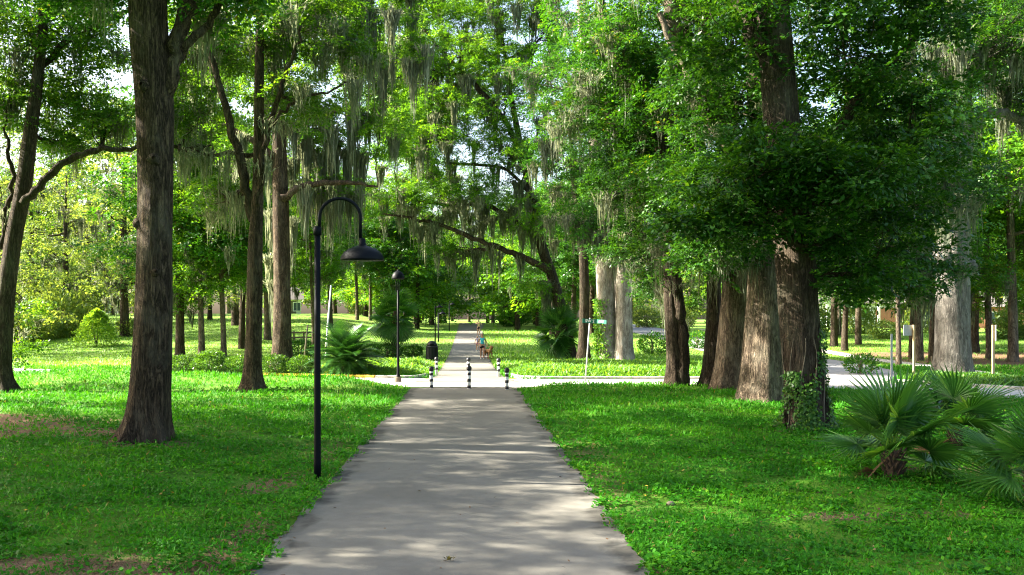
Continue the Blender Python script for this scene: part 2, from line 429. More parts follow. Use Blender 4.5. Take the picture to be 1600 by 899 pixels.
ribbon('sidewalk', [(20.5, 31.5), (22.2, 37), (24.3, 48), (26, 62), (27.5, 80), (29, 110)], 1.4, WALKM, .03, .5, 5)

# ------------------------------------------------------------------ foliage machinery
def leaves(p, d, s, Ln, Wd):
    """rhombic leaves; p,d,s (n,3)"""
    Ln = np.asarray(Ln)[:, None]; Wd = np.asarray(Wd)[:, None]
    return np.stack([p, p + .5 * Ln * d + .5 * Wd * s, p + Ln * d, p + .5 * Ln * d - .5 * Wd * s], 1)
def unit(v): return v / (np.linalg.norm(v, axis=-1, keepdims=True) + 1e-9)

def spray_templates(K, ln, wd, span, m=10, rng=RNG):
    T = []
    for _ in range(m):
        t = rng.random(K) ** .8; br = rng.integers(0, 5, K); ang = (br - 2) * .42 + rng.normal(0, .1, K)
        rr = span * (.15 + .85 * t)
        p = np.stack([rr * np.cos(ang), rr * np.sin(ang), -.22 * span * t ** 2 + rng.normal(0, .04 * span, K)], -1)
        a2 = ang + rng.normal(0, .8, K)
        d = unit(np.stack([np.cos(a2), np.sin(a2), rng.normal(-.1, .35, K)], -1))
        up = unit(np.stack([rng.normal(0, .45, K), rng.normal(0, .45, K), np.ones(K)], -1))
        s = unit(np.cross(up, d))
        sc_ = rng.uniform(.7, 1.25, K)
        T.append(leaves(p, d, s, ln * sc_, wd * sc_))
    return np.array(T)   # m,K,4,3
TPL = {}
def tpl(kind):
    if kind not in TPL:
        K, ln, wd, span = {'near': (32, .12, .058, .42), 'hero': (34, .112, .058, .48), 'mid': (18, .20, .11, .62),
                           'far': (12, .42, .25, 1.1), 'fine': (22, .16, .055, .55)}[kind]
        TPL[kind] = spray_templates(K, ln, wd, span, 12, np.random.default_rng(3))
    return TPL[kind]

def rotmats(yaw, pitch, roll):
    c, s = np.cos, np.sin
    z = np.zeros_like(yaw); o = np.ones_like(yaw)
    Rz = np.stack([c(yaw), -s(yaw), z, s(yaw), c(yaw), z, z, z, o], -1).reshape(-1, 3, 3)
    Ry = np.stack([c(pitch), z, s(pitch), z, o, z, -s(pitch), z, c(pitch)], -1).reshape(-1, 3, 3)
    Rx = np.stack([o, z, z, z, c(roll), -s(roll), z, s(roll), c(roll)], -1).reshape(-1, 3, 3)
    return Rz @ Ry @ Rx

def crown_quads(centres, rad, S, kind, rng, flat=.5):
    """leaf sprays round every cluster centre"""
    T = tpl(kind); n = len(centres) * S
    C = np.repeat(centres, S, 0); R = np.repeat(rad, S)
    u = unit(rng.normal(0, 1, (n, 3))); r = rng.random(n) ** .45
    off = u * r[:, None] * R[:, None]; off[:, 2] *= flat
    pos = C + off
    yaw = np.arctan2(off[:, 1], off[:, 0]) + rng.normal(0, .7, n)
    M = rotmats(yaw, rng.normal(.18, .35, n), rng.normal(0, .4, n))
    sc_ = rng.uniform(.75, 1.25, n)
    Q = np.einsum('nij,nkvj->nkvi', M, T[rng.integers(0, len(T), n)] * sc_[:, None, None, None]) + pos[:, None, None]
    K = T.shape[1]
    rn = np.clip(np.repeat(rng.normal(.45, .16, len(centres)), S)[:, None] + rng.normal(0, .2, (n, K)), 0, 1)
    return Q.reshape(-1, 4, 3), rn.ravel()

def moss_quads(points, rng, lmin=.5, lmax=2.0, ns=64, spread=.26, wid=.020):
    Qs = []; rs = []
    for p in points:
        n = int(ns * rng.uniform(.6, 1.4)); big = rng.uniform(lmin, lmax)
        ox = rng.normal(0, spread, n); oy = rng.normal(0, spread, n)
        base = p + np.stack([ox, oy, rng.normal(0, .07, n)], -1)
        ln = big * rng.uniform(.3, 1.0, n) * np.exp(-.55 * (ox ** 2 + oy ** 2) / spread ** 2)
        seg = 5; a = rng.random(n) * 6.28
        side = np.stack([np.cos(a), np.sin(a), 0 * a], -1)
        pts = [base]
        drift = rng.normal(0, .016, (n, 3)) - np.stack([ox, oy, 0 * ox], -1) * .10; drift[:, 2] = 0
        for k_ in range(seg):
            st = np.zeros((n, 3)); st[:, 2] = -ln / seg
            pts.append(pts[-1] + st + drift + rng.normal(0, .022, (n, 3)) * np.array([1, 1, 0]))
        wd = wid * rng.uniform(.6, 1.6, n)
        prof = [.5, 1.0, 1.0, .8, .5, .12]
        for k_ in range(seg):
            w0 = side * (wd * prof[k_])[:, None]; w1 = side * (wd * prof[k_ + 1])[:, None]
            Qs.append(np.stack([pts[k_] - w0, pts[k_] + w0, pts[k_ + 1] + w1, pts[k_ + 1] - w1], 1))
            rs.append(np.clip(rng.normal(.5, .25, n), 0, 1))
    return np.concatenate(Qs), np.concatenate(rs)

def trunk_geo(pts, rng, sides=28, ringstep=.16, flare=0.0, rough=.05):
    p = np.array(pts, float); ln = np.sum(np.linalg.norm(np.diff(p[:, :3], axis=0), axis=1))
    m = max(4, int(ln / ringstep)); q = spline(pts, m)
    a = np.linspace(0, 2 * np.pi, sides, endpoint=False)[None]; s = np.linspace(0, ln, m)[:, None]
    ph = rng.random(8) * 6.28
    lob = 1 + rough * (np.sin(3 * a + ph[0] + .35 * s) * .6 + np.sin(5 * a + ph[1] - .5 * s) * .5 + .5 * np.sin(2 * a + ph[2] + 1.1 * s) + .35 * np.sin(9 * a + ph[3] + .9 * np.sin(s * 1.7)))
    if flare > 0:
        f = np.exp(-s / .38) + .25 * np.exp(-s / 1.3)
        nl = 5 + int(rng.integers(0, 2))
        lob = lob + flare * f * (.45 + .75 * np.maximum(0, np.sin(nl * a + ph[4] + .3 * np.sin(a * 2 + ph[5]))))
    return tube_np(q[:, :3], q[:, 3], sides, lob)

class Geo:
    def __init__(s): s.V = []; s.F = []; s.n = 0
    def add(s, VF):
        V, F_ = VF; s.V.append(V); s.F.append(F_ + s.n); s.n += len(V)
    def mesh(s, name, mat): return raw_mesh(name, np.concatenate(s.V), np.concatenate(s.F), mat, smooth=True)

def blob(px, py, Y, rx, rz, depth, n):
    """crown mass: centre and radii read off the photograph at its own distance"""
    c = P(px, py, Y); return (*c, rx * Y / F, depth, rz * Y / F, int(n * 2.5))

def make_tree(name, label, cat, base, trunk, limbs=(), blobs=(), leaf=G_OAK, bark=BARK, moss=0, moss_len=(.5, 2.0),
              kind='hero', S=8, crad=(.4, .9), seed=0, group=None, flare=.45, twigs=True, sides=28, moss_pts=(), moss_ns=64, knots=(), mwid=.020):
    rng = np.random.default_rng(seed + 100)
    b = np.array(base, float)
    root = empty(name, tuple(b), label, cat, group)
    g = Geo()
    tr = np.array(trunk, float); tr[:, :3] -= b
    g.add(trunk_geo(tr, rng, sides, .14, flare))
    limb_pts = []
    for lb in limbs:
        l = np.array(lb, float); l[:, :3] -= b
        q = spline(l, max(6, int(len(l) * 5)))
        q[1:-1, :3] += rng.normal(0, .035, (len(q) - 2, 3))
        lo = 1 + .08 * rng.normal(0, 1, (len(q), 10))
        g.add(tube_np(q[:, :3], q[:, 3], 10, lo)); limb_pts.append(q)
    dense = spline(tr, 60)
    for kz, ka, kr in knots:      # knobs on the trunk: height, angle, radius
        i_ = np.argmin(np.abs(dense[:, 2] - kz)); c0 = dense[i_, :3]; r0 = dense[i_, 3]
        dirn = np.array([math.cos(ka), math.sin(ka), .15])
        q = np.array([[*(c0 + dirn * r0 * .55), kr], [*(c0 + dirn * (r0 * .95)), kr * .95], [*(c0 + dirn * (r0 + kr * .5)), kr * .75], [*(c0 + dirn * (r0 + kr * .75)), kr * .25]])
        g.add(tube_np(q[:, :3], q[:, 3], 12, 1 + .12 * rng.normal(0, 1, (4, 12))))
    Cs = []; Rs = []
    for (x, y, z, rx, ry, rz, n) in blobs:
        c = np.array([x, y, z]) - b
        u = unit(rng.normal(0, 1, (n, 3))); r = rng.random(n) ** .42
        pts = c + u * r[:, None] * np.array([rx, ry, rz])
        Cs.append(pts); Rs.append(rng.uniform(crad[0], crad[1], n))
        if twigs:
            allp = np.concatenate([dense[15:]] + limb_pts)
            dd = np.linalg.norm(allp[:, :3] - (c - np.array([0, 0, rz * .6])), axis=1) + 2.0 * (allp[:, 2] > c[2])
            st = allp[np.argmin(dd)]
            ln = np.linalg.norm(c - st[:3])
            midp = (st[:3] + c) / 2 + np.array([0, 0, -.08 * ln]) + rng.normal(0, .1 * ln, 3) * .6
            r0 = min(st[3] * .75, .03 + .022 * ln)
            q = spline([[*st[:3], r0], [*midp, r0 * .75], [*c, r0 * .35]], 12); q[1:-1, :3] += rng.normal(0, .04, (10, 3))
            g.add(tube_np(q[:, :3], q[:, 3], 8))
            limb_pts.append(q)
            for pt in pts[::2]:
                s0 = q[rng.integers(4, 12)]
                mp_ = (s0[:3] + pt) / 2 + rng.normal(0, .15, 3)
                q2 = spline([[*s0[:3], max(.012, s0[3] * .5)], [*mp_, max(.01, s0[3] * .35)], [*pt, .006]], 7)
                g.add(tube_np(q2[:, :3], q2[:, 3], 5))
    mobj('trunk', g.mesh('trunk', bark), root)
    if Cs:
        C = np.concatenate(Cs); R = np.concatenate(Rs)
        Q, rn = crown_quads(C, R, S, kind, rng)
        mobj('crown', quads_mesh('crown', Q, leaf, rn), root)
        mp = []
        if moss:
            ii = rng.integers(0, len(C), moss); mp += list(C[ii] + np.stack([rng.normal(0, .3, moss), rng.normal(0, .3, moss), -R[ii] * .35], -1))
            if limb_pts:
                for _ in range(moss // 2):
                    l = limb_pts[rng.integers(0, len(limb_pts))]; mp.append(l[rng.integers(2, len(l)), :3].copy())
    else: mp = []
    mp += [np.array(p_) - b for p_ in moss_pts]
    if mp:
        Q, rn = moss_quads(mp, rng, moss_len[0], moss_len[1], moss_ns, .30, mwid)
        mobj('spanish_moss', quads_mesh('spanish_moss', Q, G_MOSS, rn), root)
    return root

def trunk_px(rows, Y):
    """rows (px, py, width_px) at distance Y"""
    return [[*P(a, b, Y), c * Y / F / 2] for a, b, c in rows]

# ------------------------------------------------------------------ the large trees
def gb(px, py):
    x, y, z = gat(px, py); return np.array([x, y, z])

# big oak beside the lamp, left of the path
Y1 = 17.7
T1 = trunk_px([(226, 694, 62.7), (232, 640, 58.9), (238, 560, 57.0), (241, 480, 55.1), (243, 380, 53.2), (244, 280, 54.1), (243, 200, 56.0), (240, 130, 57.0), (233, 60, 57.0), (230, 0, 57.0), (226, -110, 47.5), (232, -260, 34.2), (245, -420, 15.2)], Y1)
make_tree('oak_tree', 'thick brown forked oak trunk with knots standing beside the tall gooseneck lamp', 'tree', (T1[0][0], Y1, float(hz(T1[0][0], Y1)) - .1), T1,
    limbs=[trunk_px([(254, 200, 24), (264, 130, 27), (279, 60, 23), (297, 0, 26), (320, -100, 22), (355, -260, 10)], Y1),
           trunk_px([(272, 100, 10), (292, 76, 14), (315, 46, 12), (345, 2, 11), (395, -70, 9), (460, -150, 5)], Y1 + .1),
           trunk_px([(222, -40, 20), (170, -150, 16), (90, -240, 8)], Y1)],
    blobs=[(-6.3, 17.5, 13.5, 4.5, 4.5, 2.4, 110), (-9.8, 15.5, 12.0, 3.2, 3.4, 2.2, 80), (-3, 19, 12.6, 3, 3, 1.8, 50), (-6.5, 13.5, 12.5, 3.2, 3, 2.0, 70), (-2.5, 14.5, 12.5, 2.8, 2.8, 1.6, 40), (-10.4, 20.5, 11.8, 3, 3, 1.9, 105), (-13, 17, 11, 3, 3, 2.0, 85), (-10, 12, 11, 3.2, 3, 2, 60), (-10.5, 24, 12.6, 3.4, 3.0, 1.7, 80), (-4.5, 24, 13.8, 3.6, 3.2, 1.6, 60),  # crown enlarged out of view to shade the path and lawn
           blob(345, -25, 18.2, 50, 45, .8, 9), blob(150, -40, 18.5, 90, 40, 1.2, 12)],
    moss=10, seed=1, flare=.55, sides=44, knots=[(5.6, -1.35, .13), (4.35, 3.5, .12), (6.9, -1.8, .14), (3.3, -1.2, .1)])

# ivy trunk on the right
Y2 = 19.8
T2 = trunk_px([(1262, 676, 62), (1258, 620, 58), (1254, 560, 57), (1249, 490, 58), (1242, 400, 58), (1230, 300, 56), (1222, 200, 54), (1213, 100, 52), (1205, 0, 50), (1196, -150, 40), (1190, -330, 20)], Y2)
make_tree('oak_tree', 'dark leaning oak with ivy climbing its foot, nearest big trunk right of the path', 'tree', (T2[0][0], Y2, float(hz(T2[0][0], Y2)) - .1), T2,
    limbs=[trunk_px([(1232, 330, 26), (1290, 230, 20), (1350, 150, 15), (1430, 60, 8)], Y2 + .3),
           trunk_px([(1212, 120, 26), (1160, 20, 20), (1110, -80, 12)], Y2 - .2),
           trunk_px([(1240, 380, 18), (1190, 320, 13), (1120, 280, 7)], Y2 - .8)],
    blobs=[blob(1180, 260, 18.6, 85, 60, 1.3, 16), blob(1300, 270, 18.2, 90, 55, 1.3, 17), blob(1240, 225, 18.3, 70, 36, 1.0, 5), blob(1370, 270, 19.5, 95, 80, 1.6, 18), blob(1150, 60, 19.5, 90, 70, 1.6, 12),
           blob(1330, 90, 20, 120, 90, 1.8, 26), blob(1110, 330, 19, 70, 40, 1.2, 10), blob(1240, -110, 19.8, 190, 110, 2.8, 34), blob(1420, 10, 20, 100, 80, 2, 18), blob(1345, 425, 19.4, 50, 40, 1.1, 7), blob(1305, 365, 18.8, 34, 38, .8, 5), blob(1165, 345, 19, 45, 30, .9, 4), blob(1220, 350, 18.6, 22, 22, .5, 2), blob(1400, 350, 19.5, 45, 45, 1.2, 6), blob(1450, 190, 19.2, 70, 70, 1.5, 14)],
    leaf=G_DARK, bark=BARK_D, moss=0, kind='near', seed=2, flare=.3, sides=36, S=6, crad=(.28, .6))

# stout pale-sided trunks behind it
Y3 = 26.2
T3 = trunk_px([(1190, 634, 72), (1192, 590, 66), (1194, 520, 60), (1196, 440, 54), (1198, 350, 50), (1196, 240, 46), (1185, 100, 40), (1180, -50, 30), (1175, -200, 14)], Y3)
make_tree('oak_tree', 'stout buttressed oak trunk with its sunlit left side, just behind the ivy trunk', 'tree', (T3[0][0], Y3, -.1), T3,
    limbs=[trunk_px([(1196, 400, 26), (1260, 330, 18), (1330, 260, 10)], Y3), trunk_px([(1196, 330, 22), (1130, 220, 18), (1075, 120, 14), (1030, 20, 9)], Y3)],
    blobs=[blob(1150, 150, 25.5, 120, 80, 2.2, 30), blob(1270, 250, 26, 120, 90, 2.4, 34), blob(1400, 400, 26, 90, 60, 2, 22), blob(1120, 290, 25, 80, 60, 1.6, 18), blob(1200, -60, 26, 220, 100, 3.5, 40), blob(1420, 250, 27, 110, 110, 2.5, 34), blob(1320, 410, 26.5, 70, 45, 1.6, 16), blob(1130, 390, 25.5, 60, 35, 1.2, 10)],
    leaf=G_DARK, bark=BARK_L, moss=46, mwid=.015, moss_len=(.6, 2.4), seed=3, flare=.24)
Y4 = 29.2
T4 = trunk_px([(1140, 614, 56), (1143, 570, 50), (1147, 500, 45), (1150, 430, 42), (1148, 330, 40), (1135, 200, 36), (1110, 60, 30), (1090, -80, 16)], Y4)
make_tree('oak_tree', 'grey brown oak trunk between the stout buttressed oak and the slim dark trunk', 'tree', (T4[0][0], Y4, -.1), T4,
    limbs=[trunk_px([(1147, 330, 22), (1080, 230, 18), (1020, 150, 14), (960, 60, 8)], Y4), trunk_px([(1130, 170, 24), (1060, 60, 26), (1045, -40, 22)], Y4 - .4)],
    blobs=[blob(1030, 130, 30, 110, 80, 2.6, 30), blob(960, 60, 30, 90, 70, 2.4, 24), blob(1040, 280, 29.5, 80, 60, 2.2, 22), blob(1090, 0, 30, 120, 80, 3, 24), blob(1080, 380, 29.5, 50, 32, 1.5, 10)],
    leaf=G_OAK, bark=BARK_L, moss=44, mwid=.015, moss_len=(.6, 2.6), seed=4, flare=.24)
Y5 = 30.5
T5 = trunk_px([(1110, 606, 28), (1112, 560, 24), (1115, 480, 22), (1112, 380, 21), (1095, 250, 19), (1080, 100, 14), (1070, -40, 8)], Y5)
make_tree('oak_tree', 'slim dark trunk in shade squeezed left of the grey brown oak', 'tree', (T5[0][0], Y5, -.1), T5,
    blobs=[blob(1075, 190, 33, 80, 70, 2, 18), blob(1100, 340, 33, 60, 45, 1.8, 12)], leaf=G_DARK, bark=BARK_D, moss=16, seed=5)
Y6 = 30.7
T6 = trunk_px([(1056, 606, 30), (1054, 560, 24), (1050, 500, 22), (1046, 430, 20), (1046, 340, 19), (1030, 220, 17), (1000, 120, 14), (975, 20, 8)], Y6)
make_tree('oak_tree', 'dark twin stemmed tree at the corner of the right lawn by the street', 'tree', (T6[0][0], Y6, -.1), T6,
    limbs=[trunk_px([(1066, 602, 24), (1068, 560, 19), (1062, 480, 18), (1052, 400, 16), (1048, 330, 12)], Y6 - .15),
           trunk_px([(1030, 230, 14), (985, 130, 15), (950, 50, 12), (935, -20, 7)], Y6)],
    blobs=[blob(980, 280, 33, 80, 60, 2, 20), blob(1010, 200, 33, 80, 60, 2, 22), blob(930, 170, 33, 80, 70, 2.4, 22), blob(1040, 420, 32, 50, 40, 1.2, 9), blob(985, 370, 32.5, 60, 35, 1.3, 10)],
    leaf=G_DARK, bark=BARK_D, moss=44, mwid=.015, seed=6, moss_pts=[P(1044, 470, 32.5), P(1050, 440, 32.6), P(1062, 500, 32.6)])

# pale trunks on the far corner of the street
Y7 = 46.5
T7 = trunk_px([(950, 576, 36), (949, 540, 30), (947, 480, 28), (944, 410, 27), (940, 330, 26), (930, 220, 22), (915, 100, 16), (905, 0, 8)], Y7)
make_tree('oak_tree', 'pale sunlit trunk with creeper up its left edge on the far street corner', 'tree', (T7[0][0], Y7, -.2), T7,
    limbs=[trunk_px([(964, 574, 16), (963, 520, 14), (961, 440, 13), (962, 380, 10)], Y7 + .9)],
    blobs=[blob(900, 250, 46, 70, 60, 2.6, 22), blob(880, 120, 46, 90, 80, 3, 24), blob(905, 340, 45, 55, 34, 2, 10), blob(930, 20, 46, 90, 60, 3, 18)],
    leaf=G_OAK, bark=BARK_W, moss=60, seed=7, mwid=.028, moss_len=(.8, 2.6), moss_pts=[P(930 + 7 * k_, 372 + (k_ % 3) * 5, 45.5) for k_ in range(9)])
Y8 = 46.0
T8 = trunk_px([(975, 578, 34), (975, 540, 27), (975, 480, 25), (975, 420, 24), (977, 330, 22), (985, 200, 18), (990, 80, 10)], Y8)
make_tree('oak_tree', 'bright white barked trunk right beside the creeper covered pale trunk', 'tree', (T8[0][0], Y8, -.2), T8,
    blobs=[blob(985, 330, 46, 60, 45, 2.2, 14), blob(1000, 230, 46, 70, 60, 2.6, 18), blob(1000, 100, 46, 90, 70, 3, 20)],
    leaf=G_OAK, bark=BARK_W, moss=26, seed=8, moss_len=(.8, 2.6))
# knobbly pale trunk on the median
Y9 = 37.0
T9 = trunk_px([(1489, 600, 62), (1489, 570, 54), (1489, 530, 50), (1489, 470, 47), (1489, 400, 47), (1491, 340, 42), (1496, 250, 38), (1500, 150, 34), (1498, 40, 28), (1490, -100, 14)], Y9)
make_tree('oak_tree', 'pale grey trunk with knobs on both sides standing on the planted median', 'tree', (T9[0][0], Y9, -.2), T9,
    limbs=[trunk_px([(1497, 215, 26), (1520, 180, 18), (1560, 178, 15), (1600, 190, 13), (1660, 200, 9)], Y9), trunk_px([(1492, 330, 20), (1440, 280, 14), (1390, 230, 8)], Y9)],
    blobs=[blob(1560, 60, 36, 110, 80, 3, 30), blob(1430, 120, 36, 100, 90, 3, 30), blob(1500, -60, 37, 170, 90, 4, 36), blob(1470, 290, 34, 55, 50, 1.8, 14), blob(1620, 120, 37, 70, 60, 3, 14)],
    leaf=G_DARK, bark=BARK_P, moss=90, moss_len=(1.0, 3.2), mwid=.026, seed=9, knots=[(4.85, 3.35, .45), (4.75, -.1, .42)], flare=.3)

# left lawn trees
Y10 = 29.9
T10 = trunk_px([(4, 612, 38), (3, 580, 28), (6, 520, 26), (11, 450, 26), (22, 370, 25), (36, 300, 24), (46, 220, 21), (60, 110, 17), (69, 10, 14), (80, -120, 9)], Y10)
make_tree('oak_tree', 'dark trunk at the far left edge leaning right with one long low limb', 'tree', (T10[0][0], Y10, -.1), T10,
    limbs=[trunk_px([(36, 318, 14), (68, 285, 12), (108, 250, 11), (150, 236, 9), (210, 233, 7), (290, 230, 5), (330, 227, 3)], Y10 - .4),
           trunk_px([(60, 110, 11), (110, 60, 9), (190, 20, 6), (230, 0, 4)], Y10 + .3),
           trunk_px([(2, 390, 8), (12, 320, 8), (20, 270, 7), (8, 210, 5)], Y10 + .4)],
    blobs=[blob(30, 120, 31, 70, 110, 2, 22), blob(140, 60, 31, 80, 60, 2, 19), blob(120, 160, 32.5, 70, 50, 1.8, 14), blob(30, 0, 31, 110, 70, 3, 22), blob(170, 190, 32, 60, 40, 1.5, 10), blob(100, 220, 31.5, 50, 26, 1.2, 6), blob(-80, 80, 31, 90, 120, 3, 17), blob(30, 480, 31.3, 26, 10, .5, 2), blob(28, 535, 31.3, 22, 12, .5, 2)],
    leaf=G_LIGHT, bark=BARK_D, moss=22, seed=10, flare=.5)  # lighter leaf colour makes up for the crown's own shade
Y11 = 28.8
T11 = trunk_px([(395, 614, 34), (395, 580, 27), (397, 520, 25), (398, 450, 24), (399, 380, 22), (402, 310, 18), (404, 220, 16), (405, 100, 14), (408, 0, 12), (412, -120, 8)], Y11)
make_tree('oak_tree', 'slender brown tree forking into three upright stems in front of the clipped shrubs', 'tree', (T11[0][0], Y11, -.1), T11,
    limbs=[trunk_px([(396, 345, 15), (385, 290, 15), (365, 215, 13), (345, 140, 11), (322, 60, 9), (300, -30, 6)], Y11 + .1),
           trunk_px([(402, 320, 10), (413, 230, 9), (430, 165, 8), (455, 95, 6), (470, 40, 4)], Y11 - .2),
           trunk_px([(418, 205, 6), (460, 160, 5), (520, 140, 3.5), (560, 120, 2)], Y11 - .3),
           trunk_px([(404, 240, 8), (340, 240, 6), (280, 235, 5)], Y11 + .3)],
    blobs=[blob(330, 60, 31, 70, 60, 2.4, 14), blob(450, 50, 30, 70, 60, 2.4, 14), blob(300, 180, 31, 50, 60, 2, 10), blob(470, 150, 30, 60, 40, 1.8, 9), blob(390, -60, 30.6, 130, 80, 3.5, 9), blob(540, 60, 30, 50, 50, 2, 7), blob(345, 300, 32, 40, 35, 1.5, 5), blob(300, 60, 32, 60, 60, 2, 12), blob(490, 0, 31, 60, 40, 2, 9)],
    leaf=G_LIGHT, bark=BARK, moss=60, moss_len=(.6, 2.6), seed=11)
Y12 = 43.8
T12 = trunk_px([(441, 578, 34), (441, 540, 28), (441, 470, 26), (440, 400, 26), (438, 300, 24), (436, 200, 21), (432, 80, 16), (430, -40, 10)], Y12)
make_tree('oak_tree', 'tall oak hung with long curtains of moss, its trunk white on the sunny side', 'tree', (T12[0][0], Y12, -.1), T12,
    limbs=[trunk_px([(440, 310, 12), (480, 290, 10), (540, 285, 7), (590, 292, 3)], Y12 - .4), trunk_px([(438, 215, 14), (490, 180, 10), (550, 170, 6)], Y12),
           trunk_px([(436, 250, 12), (380, 210, 9), (330, 190, 5)], Y12)],
    blobs=[blob(500, 200, 45, 60, 50, 2.5, 18), blob(440, 120, 45, 80, 70, 3, 24), blob(560, 130, 45, 50, 60, 2.5, 14), blob(370, 220, 46, 50, 45, 2, 12), blob(520, 290, 45, 40, 20, 1.6, 6), blob(500, 20, 45, 90, 60, 3, 20), blob(560, 40, 44, 60, 50, 3, 16), blob(600, 190, 44, 50, 60, 2.5, 16), blob(640, 60, 43, 40, 50, 2.4, 10), blob(470, -100, 45, 160, 70, 4, 30), blob(530, -30, 43, 100, 40, 3, 18), blob(640, -20, 44, 40, 30, 2, 7), blob(340, 100, 47, 80, 80, 3, 24)],
    leaf=G_LIGHT, bark=BARK, moss=46, moss_len=(1.8, 4.6), seed=12, moss_ns=130, mwid=.028,
    moss_pts=[P(x_, y_, 45 + d_) for x_, y_, d_ in [(470, 285, 0), (485, 295, -.5), (500, 290, .4), (515, 300, 0), (530, 295, -.4), (545, 300, .3), (560, 305, 0), (455, 250, .2), (480, 230, 0), (500, 240, -.3), (520, 220, .5), (545, 235, 0), (425, 330, .2), (421, 400, .3), (455, 340, -.3), (430, 440, 0), (465, 190, 0), (555, 190, .4), (510, 170, .2)]])
# spreading live oak over the far path
Y13 = 57.0
T13 = trunk_px([(893, 572, 24.8), (888, 540, 19.8), (876, 480, 17.4), (862, 430, 16.1), (848, 390, 15.5), (836, 340, 13.6), (820, 260, 11.2), (800, 160, 8.1), (785, 60, 4.3)], Y13)
make_tree('live_oak_tree', 'leaning live oak reaching long dark limbs out over the far path', 'tree', (T13[0][0], Y13, -.25), T13,
    limbs=[trunk_px([(856, 422, 12.4), (830, 408, 10.5), (795, 392, 8.7), (745, 375, 7.4), (690, 353, 6.2), (640, 340, 4.3), (600, 334, 2.5)], Y13 - 1),
           trunk_px([(838, 375, 9.9), (805, 345, 8.1), (755, 320, 6.8), (700, 320, 5.6), (640, 312, 3.7), (600, 310, 1.9)], Y13 + .6),
           trunk_px([(822, 268, 8.7), (790, 190, 8.1), (740, 130, 7.4), (690, 80, 6.2), (640, 20, 4.3)], Y13 - 1.5),
           trunk_px([(840, 320, 6.2), (790, 265, 5.0), (700, 255, 3.7)], Y13 - 2)],
    blobs=[blob(640, 110, 55.5, 70, 70, 3, 30), blob(720, 60, 55.5, 90, 70, 3.4, 34), blob(800, 130, 55.5, 80, 80, 3.4, 34), blob(700, 200, 54.5, 90, 60, 3, 34), blob(800, 230, 55, 70, 50, 3, 26), blob(620, 220, 55.5, 60, 60, 3, 22), blob(650, 300, 55.5, 50, 28, 2.5, 14), blob(740, 290, 55.5, 60, 26, 2.5, 14),
           blob(850, 330, 55.5, 60, 40, 2.2, 16), blob(640, -30, 56.5, 60, 50, 3, 14), blob(780, -20, 56.5, 100, 60, 4, 26), blob(690, 390, 57.5, 40, 16, 2, 6), blob(840, 440, 56.5, 30, 30, 1.5, 6), blob(590, -20, 60, 70, 60, 3, 24), blob(590, 120, 60, 60, 70, 3, 26), blob(640, 150, 61, 70, 60, 3, 26), blob(730, 140, 62, 70, 80, 3, 30), blob(700, 290, 62, 90, 50, 3, 26), blob(660, 240, 60, 50, 50, 3, 18), blob(740, 20, 61, 110, 80, 3, 30), blob(800, 330, 60, 60, 40, 2.5, 16), blob(600, 60, 58.5, 60, 70, 3, 20), blob(720, 130, 59.5, 110, 90, 3, 36), blob(860, 40, 57.5, 80, 80, 3, 26), blob(700, -60, 58.5, 120, 60, 4, 30), blob(840, -50, 58, 90, 50, 3, 20), blob(680, 0, 60, 60, 40, 3, 12), blob(660, 180, 60.5, 60, 50, 3, 18), blob(760, 380, 64.5, 70, 40, 3, 14), blob(680, 330, 62.5, 60, 40, 3, 14), blob(600, 300, 58.5, 50, 50, 2.5, 14)],
    leaf=G_LIGHT, bark=BARK_D, moss=170, moss_len=(1.0, 3.8), seed=13, mwid=.034,
    moss_pts=[P(x_, 315 + (x_ * 7) % 40, 56.6) for x_ in range(625, 850, 16)] + [P(815, 215, 54.5), P(810, 240, 54.5), P(825, 225, 54.5)])
T14 = trunk_px([(912, 568, 20), (912, 520, 16), (913, 450, 15), (910, 380, 13), (900, 300, 10), (890, 200, 6)], 50.0)
make_tree('oak_tree', 'thin reddish dark trunk directly behind the green street name sign', 'tree', (T14[0][0], 50.0, -.2), T14, blobs=[blob(900, 300, 50, 50, 60, 2, 10)], leaf=G_DARK, bark=BARK_D, moss=8, seed=14)

# unseen oaks added left of view, crowns placed to shade lawn and path
def shade_oak(x, y, h, seed, label, leaf=G_DARK, spread=5.0, n=150, group=None, lean=0.0, kind='hero', moss=10, r=.38, dens=12):
    rng = np.random.default_rng(seed); z0 = float(hz(x, y)) - .1
    tr = [[x, y, z0, r * 1.1], [x + lean * .1, y, z0 + .12 * h, r * .85], [x + lean * .4, y, z0 + .4 * h, r * .7], [x + lean * .7, y + .2, z0 + .7 * h, r * .45], [x + lean, y, z0 + .95 * h, r * .12]]
    bl = []
    for k_ in range(8):
        a = k_ * 2.4 + rng.random(); rr = spread * rng.uniform(.35, .75); zz = z0 + h * rng.uniform(.55, .9)
        bl.append((x + lean * .7 + rr * math.cos(a), y + rr * math.sin(a), zz, spread * .45, spread * .45, h * .12, n // 8))
    return make_tree('oak_tree', label, 'tree', (x, y, z0), tr, blobs=bl, leaf=leaf, bark=BARK, moss=moss, kind=kind, seed=seed, group=group, S=dens, crad=(.7, 1.2))
for k_, (x_, y_, h_, s_, n_) in enumerate([(-15.5, 10.5, 15, 5.8, 230), (-19.5, 19.0, 16, 6.2, 240), (-27, 13.0, 17, 6.5, 260), (-14.5, 3.0, 14, 5.8, 260), (-25, 20.5, 16, 5.0, 200), (-20.5, 26.5, 17.5, 5.2, 130)]):
    shade_oak(x_, y_, h_, 40 + k_, 'unseen dark leaved oak added left of the lawn to shade the grass', spread=s_, n=n_, group='unseen shade oaks left of the lawn')

